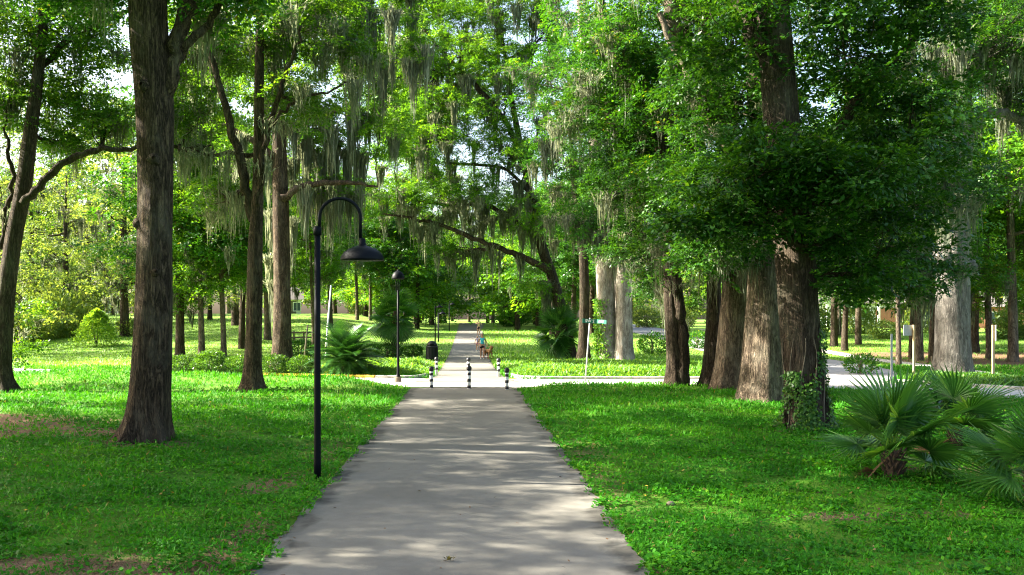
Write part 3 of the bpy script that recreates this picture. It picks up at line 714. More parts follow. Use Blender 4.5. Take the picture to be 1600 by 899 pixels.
# ------------------------------------------------------------------ repeated trees: prototypes and copies
def proto(name, label, h, spread, nblob, ncl, leaf, bark, seed, kind='mid', S=9, clear=.32, r=.3, moss=0, crad=(.9, 1.5), low=False):
    rng = np.random.default_rng(seed)
    lean = rng.normal(0, .5)
    tr = [[0, 0, -.3, r * 1.2], [0, 0, .1 * h, r], [lean * .4, .1, .4 * h, r * .8], [lean * .8, 0, .7 * h, r * .5], [lean, .1, .96 * h, r * .12]]
    bl = []
    for k_ in range(nblob):
        a = k_ * 2.4 + rng.random() * .6; f = (k_ + .5) / nblob
        zz = h * (clear + (0.97 - clear) * f); rr = spread * (.62 if f < .75 else .3) * rng.uniform(.6, 1.1)
        bl.append((lean * f + rr * math.cos(a), rr * math.sin(a), zz, spread * .5, spread * .5, h * .09, ncl))
    return make_tree(name, label, 'tree', (0, 0, 0), tr, blobs=bl, leaf=leaf, bark=bark, moss=moss, moss_len=(.8, 2.8), kind=kind, S=S, crad=crad, seed=seed, flare=.35, sides=14, moss_ns=34, mwid=.04)
MID = [proto('park_tree', 'tree', 17, 4.6, 11, 22, G_OAK, BARK, 61, r=.24, moss=26), proto('park_tree', 'tree', 19, 4.2, 12, 21, G_LIGHT, BARK_L, 62, r=.21, moss=26, clear=.36),
       proto('park_tree', 'tree', 15, 4.8, 10, 24, G_LIGHT, BARK_L, 63, r=.23, moss=22, clear=.3), proto('park_tree', 'tree', 16, 4.5, 11, 22, G_DARK, BARK_D, 64, r=.27, moss=10, clear=.34)]
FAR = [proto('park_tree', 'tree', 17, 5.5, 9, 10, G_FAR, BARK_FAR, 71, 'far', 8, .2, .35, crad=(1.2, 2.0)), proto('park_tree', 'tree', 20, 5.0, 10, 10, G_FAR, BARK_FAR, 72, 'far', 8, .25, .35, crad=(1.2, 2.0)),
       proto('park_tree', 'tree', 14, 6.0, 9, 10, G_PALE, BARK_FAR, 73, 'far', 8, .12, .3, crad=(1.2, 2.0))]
DUSK = [proto('park_tree', 'tree', 15, 5.0, 11, 8, G_LIGHT, BARK_D, 91, 'far', 8, .14, .3, crad=(1.0, 1.7))]
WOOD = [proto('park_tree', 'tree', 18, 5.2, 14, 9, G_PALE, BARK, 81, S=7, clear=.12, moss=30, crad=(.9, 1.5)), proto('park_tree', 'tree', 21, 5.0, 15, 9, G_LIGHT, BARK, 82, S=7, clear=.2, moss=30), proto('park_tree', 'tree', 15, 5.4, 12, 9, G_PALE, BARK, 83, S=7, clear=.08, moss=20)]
used = set()
def place(pool, k_, x, y, sc_, label, group=None):
    src = pool[k_ % len(pool)]; z = float(hz(x, y))
    rz = (x * 12.9 + y * 4.1) % 6.28
    if src.name not in used:
        used.add(src.name); src.location = (x, y, z); src.rotation_euler = (0, 0, rz); src.scale = (sc_,) * 3
        src['label'] = label
        if group: src['group'] = group
        return src
    return copy_thing(src, (x, y, z), rz, sc_, label, group)

# trees one can point to, by the foot of the trunk in the photograph: px, py, pool index, scale
for px, py, k_, s_, lab in [
    (281, 557, 0, 1.15, 'straight brown trunk just right of the big forked oak, behind the clipped shrubs'),
    (315, 558, 2, .85, 'thin trunk behind the gap between the first two clipped shrubs'),
    (349, 558, 1, .85, 'thin leaning trunk behind the second and third clipped shrubs'),
    (378, 545, 0, .95, 'trunk set back on the bright lawn, glimpsed left of the three stemmed tree'),
    (418, 531, 2, 1.15, 'ivy wrapped trunk far back between the three stemmed tree and the moss curtained oak'),
    (490, 540, 1, .8, 'trunk standing behind the pole of the tall gooseneck lamp'),
    (516, 512, 0, 1.0, 'pale mossy trunk far behind the arching cycad'),
    (558, 500, 1, 1.0, 'distant straight trunk above the fronds of the arching cycad'),
    (579, 498, 2, 1.0, 'distant pale trunk just left of the tall fan palm'),
    (176, 492, 0, .9, 'dark trunk on the rise above the bright conical bush'),
    (328, 500, 3, .9, 'small dark trunk on the bright slope behind the thin trunks'),
    (1303, 542, 3, 1.0, 'dark straight trunk on the far lawn just right of the ivy oak'),
    (1320, 549, 3, .8, 'dark forked trunk on the brown leaf litter across the road'),
    (1404, 573, 1, .62, 'small young tree with forked pale trunk beside the sidewalk'),
    (1425, 561, 0, .75, 'dark trunk behind the grey sign post on the leaf litter'),
    (1436, 564, 2, .95, 'brown trunk right of the bleached sign post across the road'),
    (1457, 569, 0, .8, 'trunk partly hidden behind the knobbly pale trunk on its left'),
    (1522, 551, 3, 1.1, 'very dark trunk right of the knobbly pale trunk'),
    (1546, 562, 2, .9, 'mottled slim trunk beside the right hand bleached post'),
    (1583, 566, 1, 1.2, 'broad dark trunk near the right edge of the view')]:
    x, y, z = gat(px, py); place(MID, k_, x, y, s_, lab)
for px, py, k_, s_ in [(100, 508, 2, .9), (55, 512, 1, 1.0), (20, 505, 2, 1.1), (140, 500, 0, .9), (215, 498, 1, 1.0), (255, 500, 2, 1.1)]:
    x, y, z = gat(px, py); place(WOOD, k_, x, y, s_, 'leafy mossy tree in the pale green wood beyond the left lawn', 'trees of the wood beyond the left lawn')
# avenue along both sides of the far path
rg = np.random.default_rng(5)
for k_, y_ in enumerate([66, 74, 80, 88, 95, 102, 110, 118, 126, 134, 142, 150]):
    for s_ in (-1, 1):
        if (s_ < 0 and y_ < 105) or (s_ > 0 and y_ < 85): continue
        x_ = s_ * rg.uniform(5.2, 8.5) + (2.5 if s_ > 0 else -1.5) + (0 if y_ > 80 else s_ * 3)
        place(MID, 3 if (k_ + (s_ > 0)) % 3 else 0, x_, y_ + rg.uniform(-2, 2), rg.uniform(.85, 1.1), 'dark avenue tree with mossy crown beside the far path', 'avenue trees beside the far path')
for x_, y_ in [(-20, 98), (-27, 112), (-13, 118), (14, 78), (13, 95), (16, 115), (27, 88), (30, 100), (33, 76), (38, 92), (46, 84), (52, 98), (60, 88), (58, 72), (39, 60), (47, 66), (68, 80), (44, 70)]:
    place(MID if x_ < 34 else (MID[:3]), int(abs(x_ + y_)) % 4, x_, y_, rg.uniform(.85, 1.15), 'mossy park tree standing on the far lawns', 'scattered trees of the far lawns')
for x_, y_ in [(-4.5, 166), (3.5, 170), (-9, 172), (8, 164), (0, 182), (-14, 165), (14, 172)]:
    place(MID, 3, x_, y_, 1.05, 'dark tree standing across the far end of the path', 'trees across the far end of the path')
for x_, y_ in [(-30, 78), (-38, 84), (-24, 92), (-46, 80), (-36, 66), (-42, 60)]:
    place(WOOD, int(-x_) % 3, x_, y_, rg.uniform(1.0, 1.3), 'leafy mossy tree in the pale green wood beyond the left lawn', 'trees of the wood beyond the left lawn')
for k_, (x_, y_) in enumerate([(-6.5, 112), (-10, 122), (-5.5, 132), (-15, 130), (-8, 144), (5.8, 108), (9, 116), (6, 126), (12, 128), (7, 140), (15, 142), (-21, 140), (-5, 152), (5.5, 154)]):
    place(DUSK, k_, x_, y_, rg.uniform(.85, 1.15), 'dark low branching tree massed round the far end of the path', 'dark trees massed round the far end of the path')
for k_ in range(64):
    x_ = -125 + 250 * ((k_ * .618) % 1); y_ = 150 + 75 * rg.random()
    if x_ < -45: y_ -= 45
    if x_ > 45: y_ -= 25
    if abs(x_ - .6) < 3: x_ += 6
    place(FAR, k_, x_, y_, rg.uniform(.9, 1.25), 'far tree in the green wall of woods closing the view', 'far woods closing the view')

# ------------------------------------------------------------------ shrubs, bushes, palms, ivy
def bush_mesh(rx, ry, rz, n, leaf, seed, ln, wd, hollow=.55, mat_k=None):
    rng = np.random.default_rng(seed)
    u = unit(rng.normal(0, 1, (n, 3))); r = (hollow + (1 - hollow) * rng.random(n) ** .6)
    lump = 1 + .10 * np.sin(u[:, 0] * 5 + seed) * np.sin(u[:, 1] * 4 + 1) + .08 * np.sin(u[:, 2] * 7 + u[:, 0] * 6)
    p = u * (r * lump)[:, None] * np.array([rx, ry, rz]); p[:, 2] = np.maximum(p[:, 2] + rz * .92, .02)
    d = unit(u + rng.normal(0, .75, (n, 3)) + np.array([0, 0, .3])); s = unit(np.cross(d, rng.normal(0, 1, (n, 3))))
    sc_ = rng.uniform(.7, 1.3, n)
    return quads_mesh('foliage', leaves(p, d, s, ln * sc_, wd * sc_), leaf, np.clip(rng.normal(.5, .22, n), 0, 1))
def stem_geo(seed, h, n=4, r=.03):
    rng = np.random.default_rng(seed); m = MB()
    for k_ in range(n):
        a = rng.random() * 6.28; q = rng.uniform(.1, .3) * h
        m.tube([(0, 0, -.05), (q * .4 * math.cos(a), q * .4 * math.sin(a), h * .4), (q * math.cos(a), q * math.sin(a), h * .8)], [r, r * .8, r * .4], 6)
    return m
hed = empty('clipped_shrub', (0, 0, 0)); mobj('foliage', bush_mesh(.74, .70, .56, 4200, G_HEDGE, 3, .085, .05), hed); stem_geo(3, .8).build('stem', WOODD, hed)
HS = [(283, 585, .95, 'rounded shrub first in the clipped row right of the big forked oak'), (327, 588, 1.12, 'widest rounded clipped shrub, second in the row'),
      (373, 588, .98, 'rounded shrub half hidden left of the three stemmed trunk'), (431, 587, .98, 'rounded shrub right of the three stemmed trunk'), (470, 587, 1.0, 'rounded shrub last in the row, left of the lamp pole')]
for k_, (px, py, s_, lab) in enumerate(HS):
    y = 39.6 - .006 * (px - 283); x = (px - VPX) / F * y; z = float(hz(x, y)) - .02
    if k_ == 0: hed.location = (x, y, z); hed.scale = (s_ * .9, s_ * .9, s_ * .84); tag(hed, lab, 'shrub', 'clipped shrubs along the street'); o = hed
    else: o = copy_thing(hed, (x, y, z), k_ * 1.3, (s_ * (1.05 if k_ == 1 else .88), s_ * .9, s_ * (.82 + .05 * (k_ % 2))), lab)
def bush(px, py, rx, rz, n, leaf, ln, wd, label, seed, name='bush', ry=None):
    x, y, z = gat(px, py); b = empty(name, (x, y, z), label, 'bush')
    mobj('foliage', bush_mesh(rx, ry or rx, rz, n, leaf, seed, ln, wd), b); stem_geo(seed, rz * 1.7, 5, .04).build('stem', WOODD, b); return b
bush(468, 562, .9, .62, 2200, G_DARK, .12, .07, 'dark green bush behind the clipped row left of the lamp pole', 11)
bush(605, 560, 1.1, .5, 2200, G_DARK, .12, .06, 'low dark bush at the foot of the tall fan palm', 12)
bush(645, 558, .7, .4, 1500, G_DARK, .12, .06, 'small dark bush right of the tall fan palm, left of the litter bin', 13)
bush(1090, 545, 1.0, .7, 1600, G_OAK, .14, .08, 'small leafy bush between the twin stemmed tree and the far lawn', 14)
bush(1020, 555, 1.1, .8, 1500, G_OAK, .14, .08, 'loose green bush on the lawn right of the white barked trunk', 15)
bush(800, 510, 2.2, 1.1, 2600, G_OAK, .25, .13, 'dark shrub clump right of the far end of the path', 16)
bush(1345, 585, .7, .45, 900, G_OAK, .16, .05, 'tufted plant growing at the road edge left of the grey post', 17)
# conical bright bush on the left lawn, in tiers
x, y, z = gat(151, 541)
cb = empty('bush', (x, y, z), 'bright lime green conical bush alone on the sunny left lawn', 'bush')
rng = np.random.default_rng(8); n = 9000
t_ = rng.random(n) ** .8; a_ = rng.random(n) * 6.28
Rr = 2.2 * (1 - t_) ** .6 * (.86 + .14 * np.sin(t_ * 30 + 2 * np.sin(a_ * 2))) * (.3 + .7 * rng.random(n) ** .4) * (1 + .12 * np.sin(a_ * 5 + t_ * 9))
p = np.stack([Rr * np.cos(a_), Rr * np.sin(a_), .12 + 2.6 * t_ - .10 * Rr + .1 * np.sin(a_ * 7)], -1)
d = unit(np.stack([np.cos(a_), np.sin(a_), rng.normal(.15, .4, n)], -1) + rng.normal(0, .5, (n, 3))); s = unit(np.cross(d, np.stack([rng.normal(0, .4, n), rng.normal(0, .4, n), np.ones(n)], -1)))
mobj('foliage', quads_mesh('foliage', leaves(p, d, s, rng.uniform(.12, .24, n), rng.uniform(.04, .09, n)), G_LIME, rng.random(n)), cb)
stem_geo(9, 2.2, 3, .05).build('stem', WOODD, cb)
# undergrowth along the foot of the left wood
und = empty('undergrowth_bush', (0, 0, 0)); mobj('foliage', bush_mesh(2.2, 2.0, 1.3, 1900, G_PALE, 21, .30, .15, .4), und); stem_geo(21, 2).build('stem', WOODD, und)
US = [(22, 536, 1.0), (60, 532, .8), (90, 528, 1.1), (45, 520, 1.3), (118, 526, .7), (8, 528, 1.2), (205, 525, .6), (75, 515, 1.5), (240, 505, 1.1), (-20, 530, 1.3), (-60, 540, 1.4), (130, 508, 1.2), (1010, 512, 1.1), (1060, 520, .9), (700, 500, .8), (655, 500, .9), (830, 505, 1.2), (1340, 522, .9), (1380, 530, .7), (1440, 520, 1.2), (1500, 520, 1.2), (1570, 530, .8), (1610, 530, 1.3), (560, 492, 1.0), (610, 495, 1.1), (1270, 525, 1.0)]
for k_, (px, py, s_) in enumerate(US):
    x, y, z = gat(px, py); lab = 'loose bush in the undergrowth at the foot of the far trees'; gr = 'undergrowth bushes below the far trees'
    if k_ == 0: und.location = (x, y, z); tag(und, lab, 'bush', gr)
    else: copy_thing(und, (x, y, z), k_ * 1.7, (s_, s_, s_ * (1.0 + .5 * (k_ % 3) / 2)), lab, gr)

# fan palms -----------------------------------------------------------
def fan_mesh(seed, nseg=24, length=.62, span=3.7, pet=.55, wd=.030, fold=.5, mat=G_PALM):
    """frond along +X from the crown: petiole then a fan of pleated blades"""
    rng = np.random.default_rng(seed); Q = []; R = []
    pw = .011
    pp = np.array([[0, 0, 0], [pet * .5, 0, .02], [pet, 0, 0]])
    for k_ in range(2):
        for sx, sz in ((1, 0), (0, 1)):
            o = np.array([0, pw * sx, pw * sz]); Q.append([pp[k_] - o, pp[k_] + o, pp[k_ + 1] + o, pp[k_ + 1] - o]); R.append(.95)
    for k_ in range(nseg):
        a = (k_ / (nseg - 1) - .5) * span; ln = length * (1 - .28 * (abs(a) / (span / 2)) ** 2) * rng.uniform(.9, 1.05)
        d = np.array([math.cos(a), math.sin(a), .05 * math.cos(a)]); s = np.array([-math.sin(a), math.cos(a), 0]); up = np.array([0, 0, 1.])
        droop = rng.uniform(.02, .14) + .1 * abs(a) / span
        c0 = pp[2]; c1 = c0 + d * ln * .55 - up * ln * .02; c2 = c0 + d * ln - up * ln * droop
        sv = (s * math.cos(fold) + up * math.sin(fold)) * wd; sw = (-s * math.cos(fold) + up * math.sin(fold)) * wd
        r_ = np.clip(rng.normal(.5, .2), 0, 1)
        for sd in (sv, sw):
            Q.append([c0, c0 + sd * .3, c1 + sd * .85, c1]); R.append(r_)
            Q.append([c1, c1 + sd * .85, c2 + sd * .06, c2]); R.append(r_)
    me = quads_mesh('frond', np.array(Q, float), mat, np.array(R)); return me
def palm_trunk(h, r, seed, mat=STUMP):
    rng = np.random.default_rng(seed); g = Geo()
    g.add(tube_np(np.array([[0, 0, -.08], [0, 0, h * .3], [.01, 0, h * .7], [0, 0, h]]), np.array([r * 1.1, r, r * .95, r * .5]), 12, 1 + .1 * rng.normal(0, 1, (4, 12))))
    for k_ in range(46):
        a = k_ * 2.4; z = h * (.05 + .92 * k_ / 46); c = np.array([r * .85 * math.cos(a), r * .85 * math.sin(a), z]); o = np.array([math.cos(a), math.sin(a), 1.3]) * .09 * (r / .12)
        g.add(tube_np(np.array([c, c + o * .6, c + o]), np.array([.022, .016, .006]) * (r / .12), 5))
    return g.mesh('trunk', mat)
FANS = [fan_mesh(200 + k_, 25 + k_ % 4, .60 + .03 * k_, 3.7 + .15 * k_, .52, .033, .6) for k_ in range(5)]
FANS.append(fan_mesh(209, 20, .5, 3.0, .45, .022, .6, G_LITTER))
def fan_palm(name, label, loc, h, r, nf, fs, seed, fans=FANS, elev=(-.35, 1.35), group=None, petmin=.75):
    rng = np.random.default_rng(seed); root = empty(name, loc, label, 'palm', group)
    mobj('trunk', palm_trunk(h, r, seed), root)
    for k_ in range(nf):
        f = k_ / (nf - 1); el = elev[0] + (elev[1] - elev[0]) * f + rng.normal(0, .12); yaw = k_ * 2.39996 + rng.normal(0, .25)
        dead = len(fans) > 5 and k_ in (1, 4) and seed != 33
        o = mobj('frond', fans[-1] if dead else fans[rng.integers(0, len(fans) - (len(fans) > 5))], root)
        if dead: el = -.75; o['label'] = 'dead brown hanging frond'
        o.location = (0, 0, h * (.8 + .2 * f)); s_ = fs * rng.uniform(petmin, 1.15)
        o.scale = (s_, s_, s_)
        o.rotation_euler = (rng.normal(0, .45), -el, yaw)
    return root
x, y, z = gat(1396, 746); fan_palm('fan_palm', 'fan palm in front on the right lawn with shaggy dark brown stump', (x, y, z), .42, .12, 24, 1.05, 31, elev=(-.15, 1.35))
x, y, z = gat(1492, 716); fan_palm('fan_palm', 'fan palm just behind and right of the shaggy stumped one', (x, y, z), .5, .09, 22, 1.05, 32, elev=(-.3, 1.35))
x, y, z = gat(1625, 800); fan_palm('fan_palm', 'fan palm cut off by the right edge of the view', (x, y, z), .42, .12, 20, .9, 33, elev=(-.2, 1.4))
BIGF = [fan_mesh(220 + k_, 24, 1.0, 3.9, .8, .05) for k_ in range(3)]
x, y, z = gat(617, 560); fan_palm('fan_palm', 'tall dark fan palm behind the dome topped lamp', (x, y, z), 3.1, .20, 60, 1.05, 34, BIGF, (-1.25, 1.3))
x, y, z = gat(872, 562); fan_palm('fan_palm', 'dark fan palm on the right of the far path behind the planted bed', (x, y, z), 1.9, .2, 52, 1.0, 35, BIGF, (-1.1, 1.3))

# arching cycad -------------------------------------------------------
def pinnate(seed, ln=1.55, n=44):
    rng = np.random.default_rng(seed); Q = []; R = []
    t = np.linspace(0, 1, n); x = ln * t * (1 - .12 * t); z = .30 * ln * t - .50 * ln * t ** 2
    c = np.stack([x, 0 * t, z], -1)
    for k_ in range(n - 1):
        w_ = .014 * (1 - t[k_] * .7); o = np.array([0, w_, 0]); u = np.array([0, 0, w_])
        Q.append([c[k_] - o, c[k_] + o, c[k_ + 1] + o, c[k_ + 1] - o]); R.append(.8); Q.append([c[k_] - u, c[k_] + u, c[k_ + 1] + u, c[k_ + 1] - u]); R.append(.8)
    for k_ in range(4, n):
        l = .42 * math.sin(math.pi * (.12 + .82 * t[k_])) + .04
        tg = c[k_] - c[k_ - 1]; tg = tg / np.linalg.norm(tg)
        for sd in (-1, 1):
            d = unit(np.array([0, sd * 1.0, .22]) + tg * .75 + rng.normal(0, .05, 3)); s = tg * .013
            tip = c[k_] + d * l - np.array([0, 0, .06 * l])
            Q.append([c[k_] - s, c[k_] + s, c[k_] + d * l * .6 + s * .9, tip]); R.append(np.clip(rng.normal(.5, .2), 0, 1))
    return quads_mesh('frond', np.array(Q, float), G_CYC, np.array(R))
PIN = [pinnate(300 + k_, 1.75 + .12 * k_, 60) for k_ in range(3)]
x, y, z = gat(541, 588)
sg = empty('cycad', (x, y, z), 'arching cycad with long feathery fronds between the two near lamps', 'cycad'); mobj('trunk', palm_trunk(.62, .2, 41), sg)
rng = np.random.default_rng(42)
for k_ in range(84):
    f = k_ / 83; o = mobj('frond', PIN[k_ % 3], sg); o.location = (0, 0, .5 + .15 * f); s_ = rng.uniform(.85, 1.2); o.scale = (s_,) * 3
    o.rotation_euler = (rng.normal(0, .15), -(-.42 + 1.75 * f ** .9 + rng.normal(0, .1)), k_ * 2.39996)

# ivy on the near right oak
rng = np.random.default_rng(50); n = 7000
q2 = np.array(T2); a_ = rng.uniform(-3.3, 1.2, n); zz = (rng.random(n) ** 1.8) * (1.3 + 1.2 * ss((a_ + 2.0) / 1.6))
cx = np.interp(zz, q2[:, 2], q2[:, 0]); rr = np.interp(zz, q2[:, 2], q2[:, 3]) * (1.06 + .25 * np.exp(-zz / .4)) + rng.uniform(.0, .07, n) + .38 * np.exp(-zz / .12) * rng.random(n)
p = np.stack([cx + rr * np.cos(a_), Y2 + rr * np.sin(a_), zz], -1); keep = (np.sin(a_ * 3 + zz * 2) + .8 * np.sin(a_ * 5 - zz * 4) + .6 * rng.normal(0, 1, n) - zz * .35) > -.25
p = p[keep]; a_ = a_[keep]; n = len(p)
d = unit(np.stack([np.cos(a_) * .5, np.sin(a_) * .5, -.6 + 0 * a_], -1) + rng.normal(0, .5, (n, 3))); s = unit(np.cross(d, np.stack([np.cos(a_), np.sin(a_), .3 + 0 * a_], -1)))
iv = empty('ivy', tuple(T2[0][:2]) + (0.0,), 'glossy ivy climbing the foot of the nearest right oak', 'ivy')
mobj('foliage', quads_mesh('foliage', leaves(p - np.array([T2[0][0], Y2, 0]), d, s, rng.uniform(.05, .10, n), rng.uniform(.04, .07, n)), G_HEDGE, rng.random(n)), iv)
m = MB()
for k_ in range(7):
    a = -2.9 + k_ * .5; pts = []
    for h_ in np.linspace(0, 2.0, 9):
        r_ = float(np.interp(h_, q2[:, 2], q2[:, 3])) * 1.12; aa = a + .18 * math.sin(h_ * 3 + k_); c_ = float(np.interp(h_, q2[:, 2], q2[:, 0])) - T2[0][0]
        pts.append((c_ + r_ * math.cos(aa), r_ * math.sin(aa), h_))
    m.tube(pts, np.linspace(.018, .006, 9), 5)
m.build('stem', WOODD, iv)
# creeper up the pale corner trunk, and weeds round the foot of the big left oak
rng = np.random.default_rng(51); n = 900; q7 = np.array(T7); zz = rng.random(n) ** 1.2 * 3.6 - .1; a_ = rng.normal(-2.6, .5, n)
p = np.stack([np.interp(zz, q7[:, 2], q7[:, 0]) + (np.interp(zz, q7[:, 2], q7[:, 3]) * 1.08 + rng.random(n) * .12) * np.cos(a_), Y7 + (np.interp(zz, q7[:, 2], q7[:, 3]) * 1.08 + rng.random(n) * .12) * np.sin(a_), zz], -1)
d = unit(rng.normal(0, 1, (n, 3)) + np.array([0, -.3, -.4])); s = unit(np.cross(d, rng.normal(0, 1, (n, 3))))
o = mobj('ivy', quads_mesh('ivy', leaves(p, d, s, rng.uniform(.1, .2, n), rng.uniform(.08, .13, n)), G_COVER, rng.random(n))); tag(o, 'sparse creeper growing up the left edge of the pale corner trunk', 'ivy')

# ------------------------------------------------------------------ grass and ground cover
def street_mask(X, Y):
    """true where a path or street lies"""
    m_ = (np.abs(X + .175) < 1.83 + .09 * np.sin(Y * 2.1 + np.sign(X)) * np.sin(Y * .77) + .05 * np.sin(Y * 6.3 + 2 * np.sign(X)) + .03 * np.sin(Y * 13.7)) & (Y < 31.6)
    m_ |= (np.abs(X + .06) < 1.36) & (Y > 31)
    for pts, wd in ((CS, 4.4), ([(14, 36.5), (15, 38.2), (17, 42.5), (19, 50), (20, 60), (20.7, 80), (21.3, 108)], 5.8), ([(20.5, 31.5), (22.2, 37), (24.3, 48), (26, 62), (27.5, 80)], 1.4)):
        for a, b in zip(pts[:-1], pts[1:]):
            a = np.array(a[:2]); b = np.array(b[:2]); v = b - a; l2 = v @ v
            t = np.clip(((X - a[0]) * v[0] + (Y - a[1]) * v[1]) / l2, 0, 1)
            m_ |= np.hypot(X - a[0] - t * v[0], Y - a[1] - t * v[1]) < wd / 2 + .02
    m_ |= (np.abs(X + .06) < 2.1) & (Y > 31) & (Y < 36.8)
    return m_
def field(X, Y, s, ph):
    return (np.sin(X * s + ph + 1.7 * np.sin(Y * s * .6 + ph)) + np.sin(Y * s * 1.2 - ph + 1.3 * np.sin(X * s * .8)) + np.sin((X + Y) * s * .7 + 2 * ph)) / 3
rng = np.random.default_rng(77)
n = 520000
Yc = 7.2 + (46 - 7.2) * rng.random(n) ** 1.45
Xc = (rng.random(n) * (1700 + 2 * 60) - VPX - 110) / F * Yc + rng.normal(0, .4, n)
dn = np.clip(.62 + .5 * field(Xc, Yc, 2.3, .7) + .3 * field(Xc, Yc, 7, 2.1), .12, 1) * (1 - .92 * np.clip(dirt_at(Xc, Yc) * (.7 + .6 * field(Xc, Yc, 4, 1.2)), 0, 1))
keep = (rng.random(n) < dn) & ~street_mask(Xc, Yc)
X, Y = Xc[keep], Yc[keep]; n = len(X)
size = (.034 + .0017 * (Y - 8)) * rng.uniform(.6, 1.4, n)
hgt = np.clip(.055 + .055 * field(X, Y, 3.1, .2) + .045 * field(X, Y, 11, 1.0), .01, .19) * (1 - .55 * ss((Y - 20) / 8))
up = hgt * rng.random(n) ** .7
p = np.stack([X, Y, hz(X, Y) + up], -1)
a_ = rng.random(n) * 6.28; blade = rng.random(n) < (.25 + .5 * ss((Y - 17) / 8))
d = np.stack([np.cos(a_), np.sin(a_), np.where(blade, rng.uniform(.8, 2.2, n), rng.normal(.25, .35, n))], -1); d = unit(d)
s = unit(np.cross(d, np.stack([rng.normal(0, .35, n), rng.normal(0, .35, n), np.ones(n)], -1)))
Q = leaves(p, d, s, size * np.where(blade, 1.9, 1.2), size * np.where(blade, .32, .95))
rn = np.clip(.48 + .28 * field(X, Y, 1.3, 3.0) + .15 * field(X, Y, 5, .4) + rng.normal(0, .13, n), 0, .93)
rn = np.where(rng.random(n) < .012, 1.0, rn)
g = mobj('grass', quads_mesh('grass', Q, G_CLOVER, rn)); g['kind'] = 'stuff'; g['label'] = 'lush green clover and grass of the near lawns'; g['category'] = 'grass'
rng = np.random.default_rng(79); n = 150000
Yc = 7.2 + 22 * rng.random(n) ** 1.3; Xc = (rng.random(n) * 1800 - VPX - 100) / F * Yc
cl = .55 * field(Xc, Yc, 1.7, 4.0) + .6 * field(Xc, Yc, 6.5, 2.0)
keep = (cl > .22) & ~street_mask(Xc, Yc) & (rng.random(n) > 1.1 * dirt_at(Xc, Yc)); X, Y, cl = Xc[keep], Yc[keep], cl[keep]; n = len(X)
a_ = rng.random(n) * 6.28; up = np.clip(.03 + .22 * (cl - .22), 0, .16) * rng.random(n) ** .5
d = unit(np.stack([np.cos(a_), np.sin(a_), rng.normal(.15, .35, n)], -1)); s = unit(np.cross(d, np.stack([rng.normal(0, .4, n), rng.normal(0, .4, n), np.ones(n)], -1)))
sz = rng.uniform(.035, .075, n) * (1 + .03 * (Y - 8))
g = mobj('weeds', quads_mesh('weeds', leaves(np.stack([X, Y, hz(X, Y) + up], -1), d, s, sz, sz * rng.uniform(.55, .95, n)), G_CLOVER, np.clip(.42 + .3 * field(X, Y, .9, 1.0) + rng.normal(0, .16, n), 0, .95))); g['kind'] = 'stuff'; g['label'] = 'clumps of broad leaved weeds in the near lawns'; g['category'] = 'weeds'
# taller grass on the far lawns
n = 110000; Yc = 44 + 66 * rng.random(n) ** 1.5; Xc = (rng.random(n) * 1720 - VPX - 60) / F * Yc
keep = ~street_mask(Xc, Yc) & (rng.random(n) > dirt_at(Xc, Yc)); X, Y = Xc[keep], Yc[keep]; n = len(X); a_ = rng.random(n) * 6.28
tall = 1 + .9 * ((X > 1.4) & (X < 14)) 
d = unit(np.stack([np.cos(a_) * .6, np.sin(a_) * .6, np.ones(n)], -1)); s = np.stack([-np.sin(a_), np.cos(a_), 0 * a_], -1)
g = mobj('grass', quads_mesh('grass', leaves(np.stack([X, Y, hz(X, Y)], -1), d, s, rng.uniform(.08, .18, n) * tall, rng.uniform(.03, .06, n)), G_COVER, np.clip(.6 + .25 * field(X, Y, .6, 1) + rng.normal(0, .15, n), 0, 1))); g['kind'] = 'stuff'; g['label'] = 'sunlit grass of the far lawns beyond the street'; g['category'] = 'grass'
# planted beds
def bed(name, label, poly, n, h, seed, leaf=G_COVER, ln=(.12, .26), wd=(.03, .07)):
    rng = np.random.default_rng(seed); p_ = np.array(poly); lo, hi = p_.min(0), p_.max(0); P_ = []
    X = rng.uniform(lo[0], hi[0], n * 3); Y = rng.uniform(lo[1], hi[1], n * 3)
    ins = np.zeros(len(X), bool); dist = np.full(len(X), 9.)
    for k_ in range(len(p_)):
        a, b = p_[k_], p_[(k_ + 1) % len(p_)]
        c = ((a[1] > Y) != (b[1] > Y)) & (X < (b[0] - a[0]) * (Y - a[1]) / (b[1] - a[1] + 1e-9) + a[0]); ins ^= c
        v = b - a; t = np.clip(((X - a[0]) * v[0] + (Y - a[1]) * v[1]) / (v @ v), 0, 1); dist = np.minimum(dist, np.hypot(X - a[0] - t * v[0], Y - a[1] - t * v[1]))
    X, Y, dist = X[ins][:n], Y[ins][:n], dist[ins][:n]; m_ = len(X)
    top = h * ss(dist / 1.2 + .15) * (1 + .3 * field(X, Y, 2.2, seed)); z = hz(X, Y) + top * rng.random(m_) ** .45
    a_ = rng.random(m_) * 6.28; d = unit(np.stack([np.cos(a_), np.sin(a_), rng.uniform(.2, 1.6, m_)], -1)); s = unit(np.cross(d, np.stack([rng.normal(0, .3, m_), rng.normal(0, .3, m_), np.ones(m_)], -1)))
    o = mobj(name, quads_mesh(name, leaves(np.stack([X, Y, z], -1), d, s, rng.uniform(*ln, m_), rng.uniform(*wd, m_)), leaf, np.clip(rng.normal(.55, .22, m_), 0, 1)))
    o['kind'] = 'stuff'; o['label'] = label; o['category'] = 'ground cover'
    return o
bed('ground_cover', 'bright ground cover in the bed right of the far bollards', [(2.0, 37.2), (4.0, 36.2), (7, 36.0), (11.2, 36.2), (11.5, 40), (10.5, 45), (7, 47), (2.6, 46.5), (1.7, 42)], 34000, .34, 5)
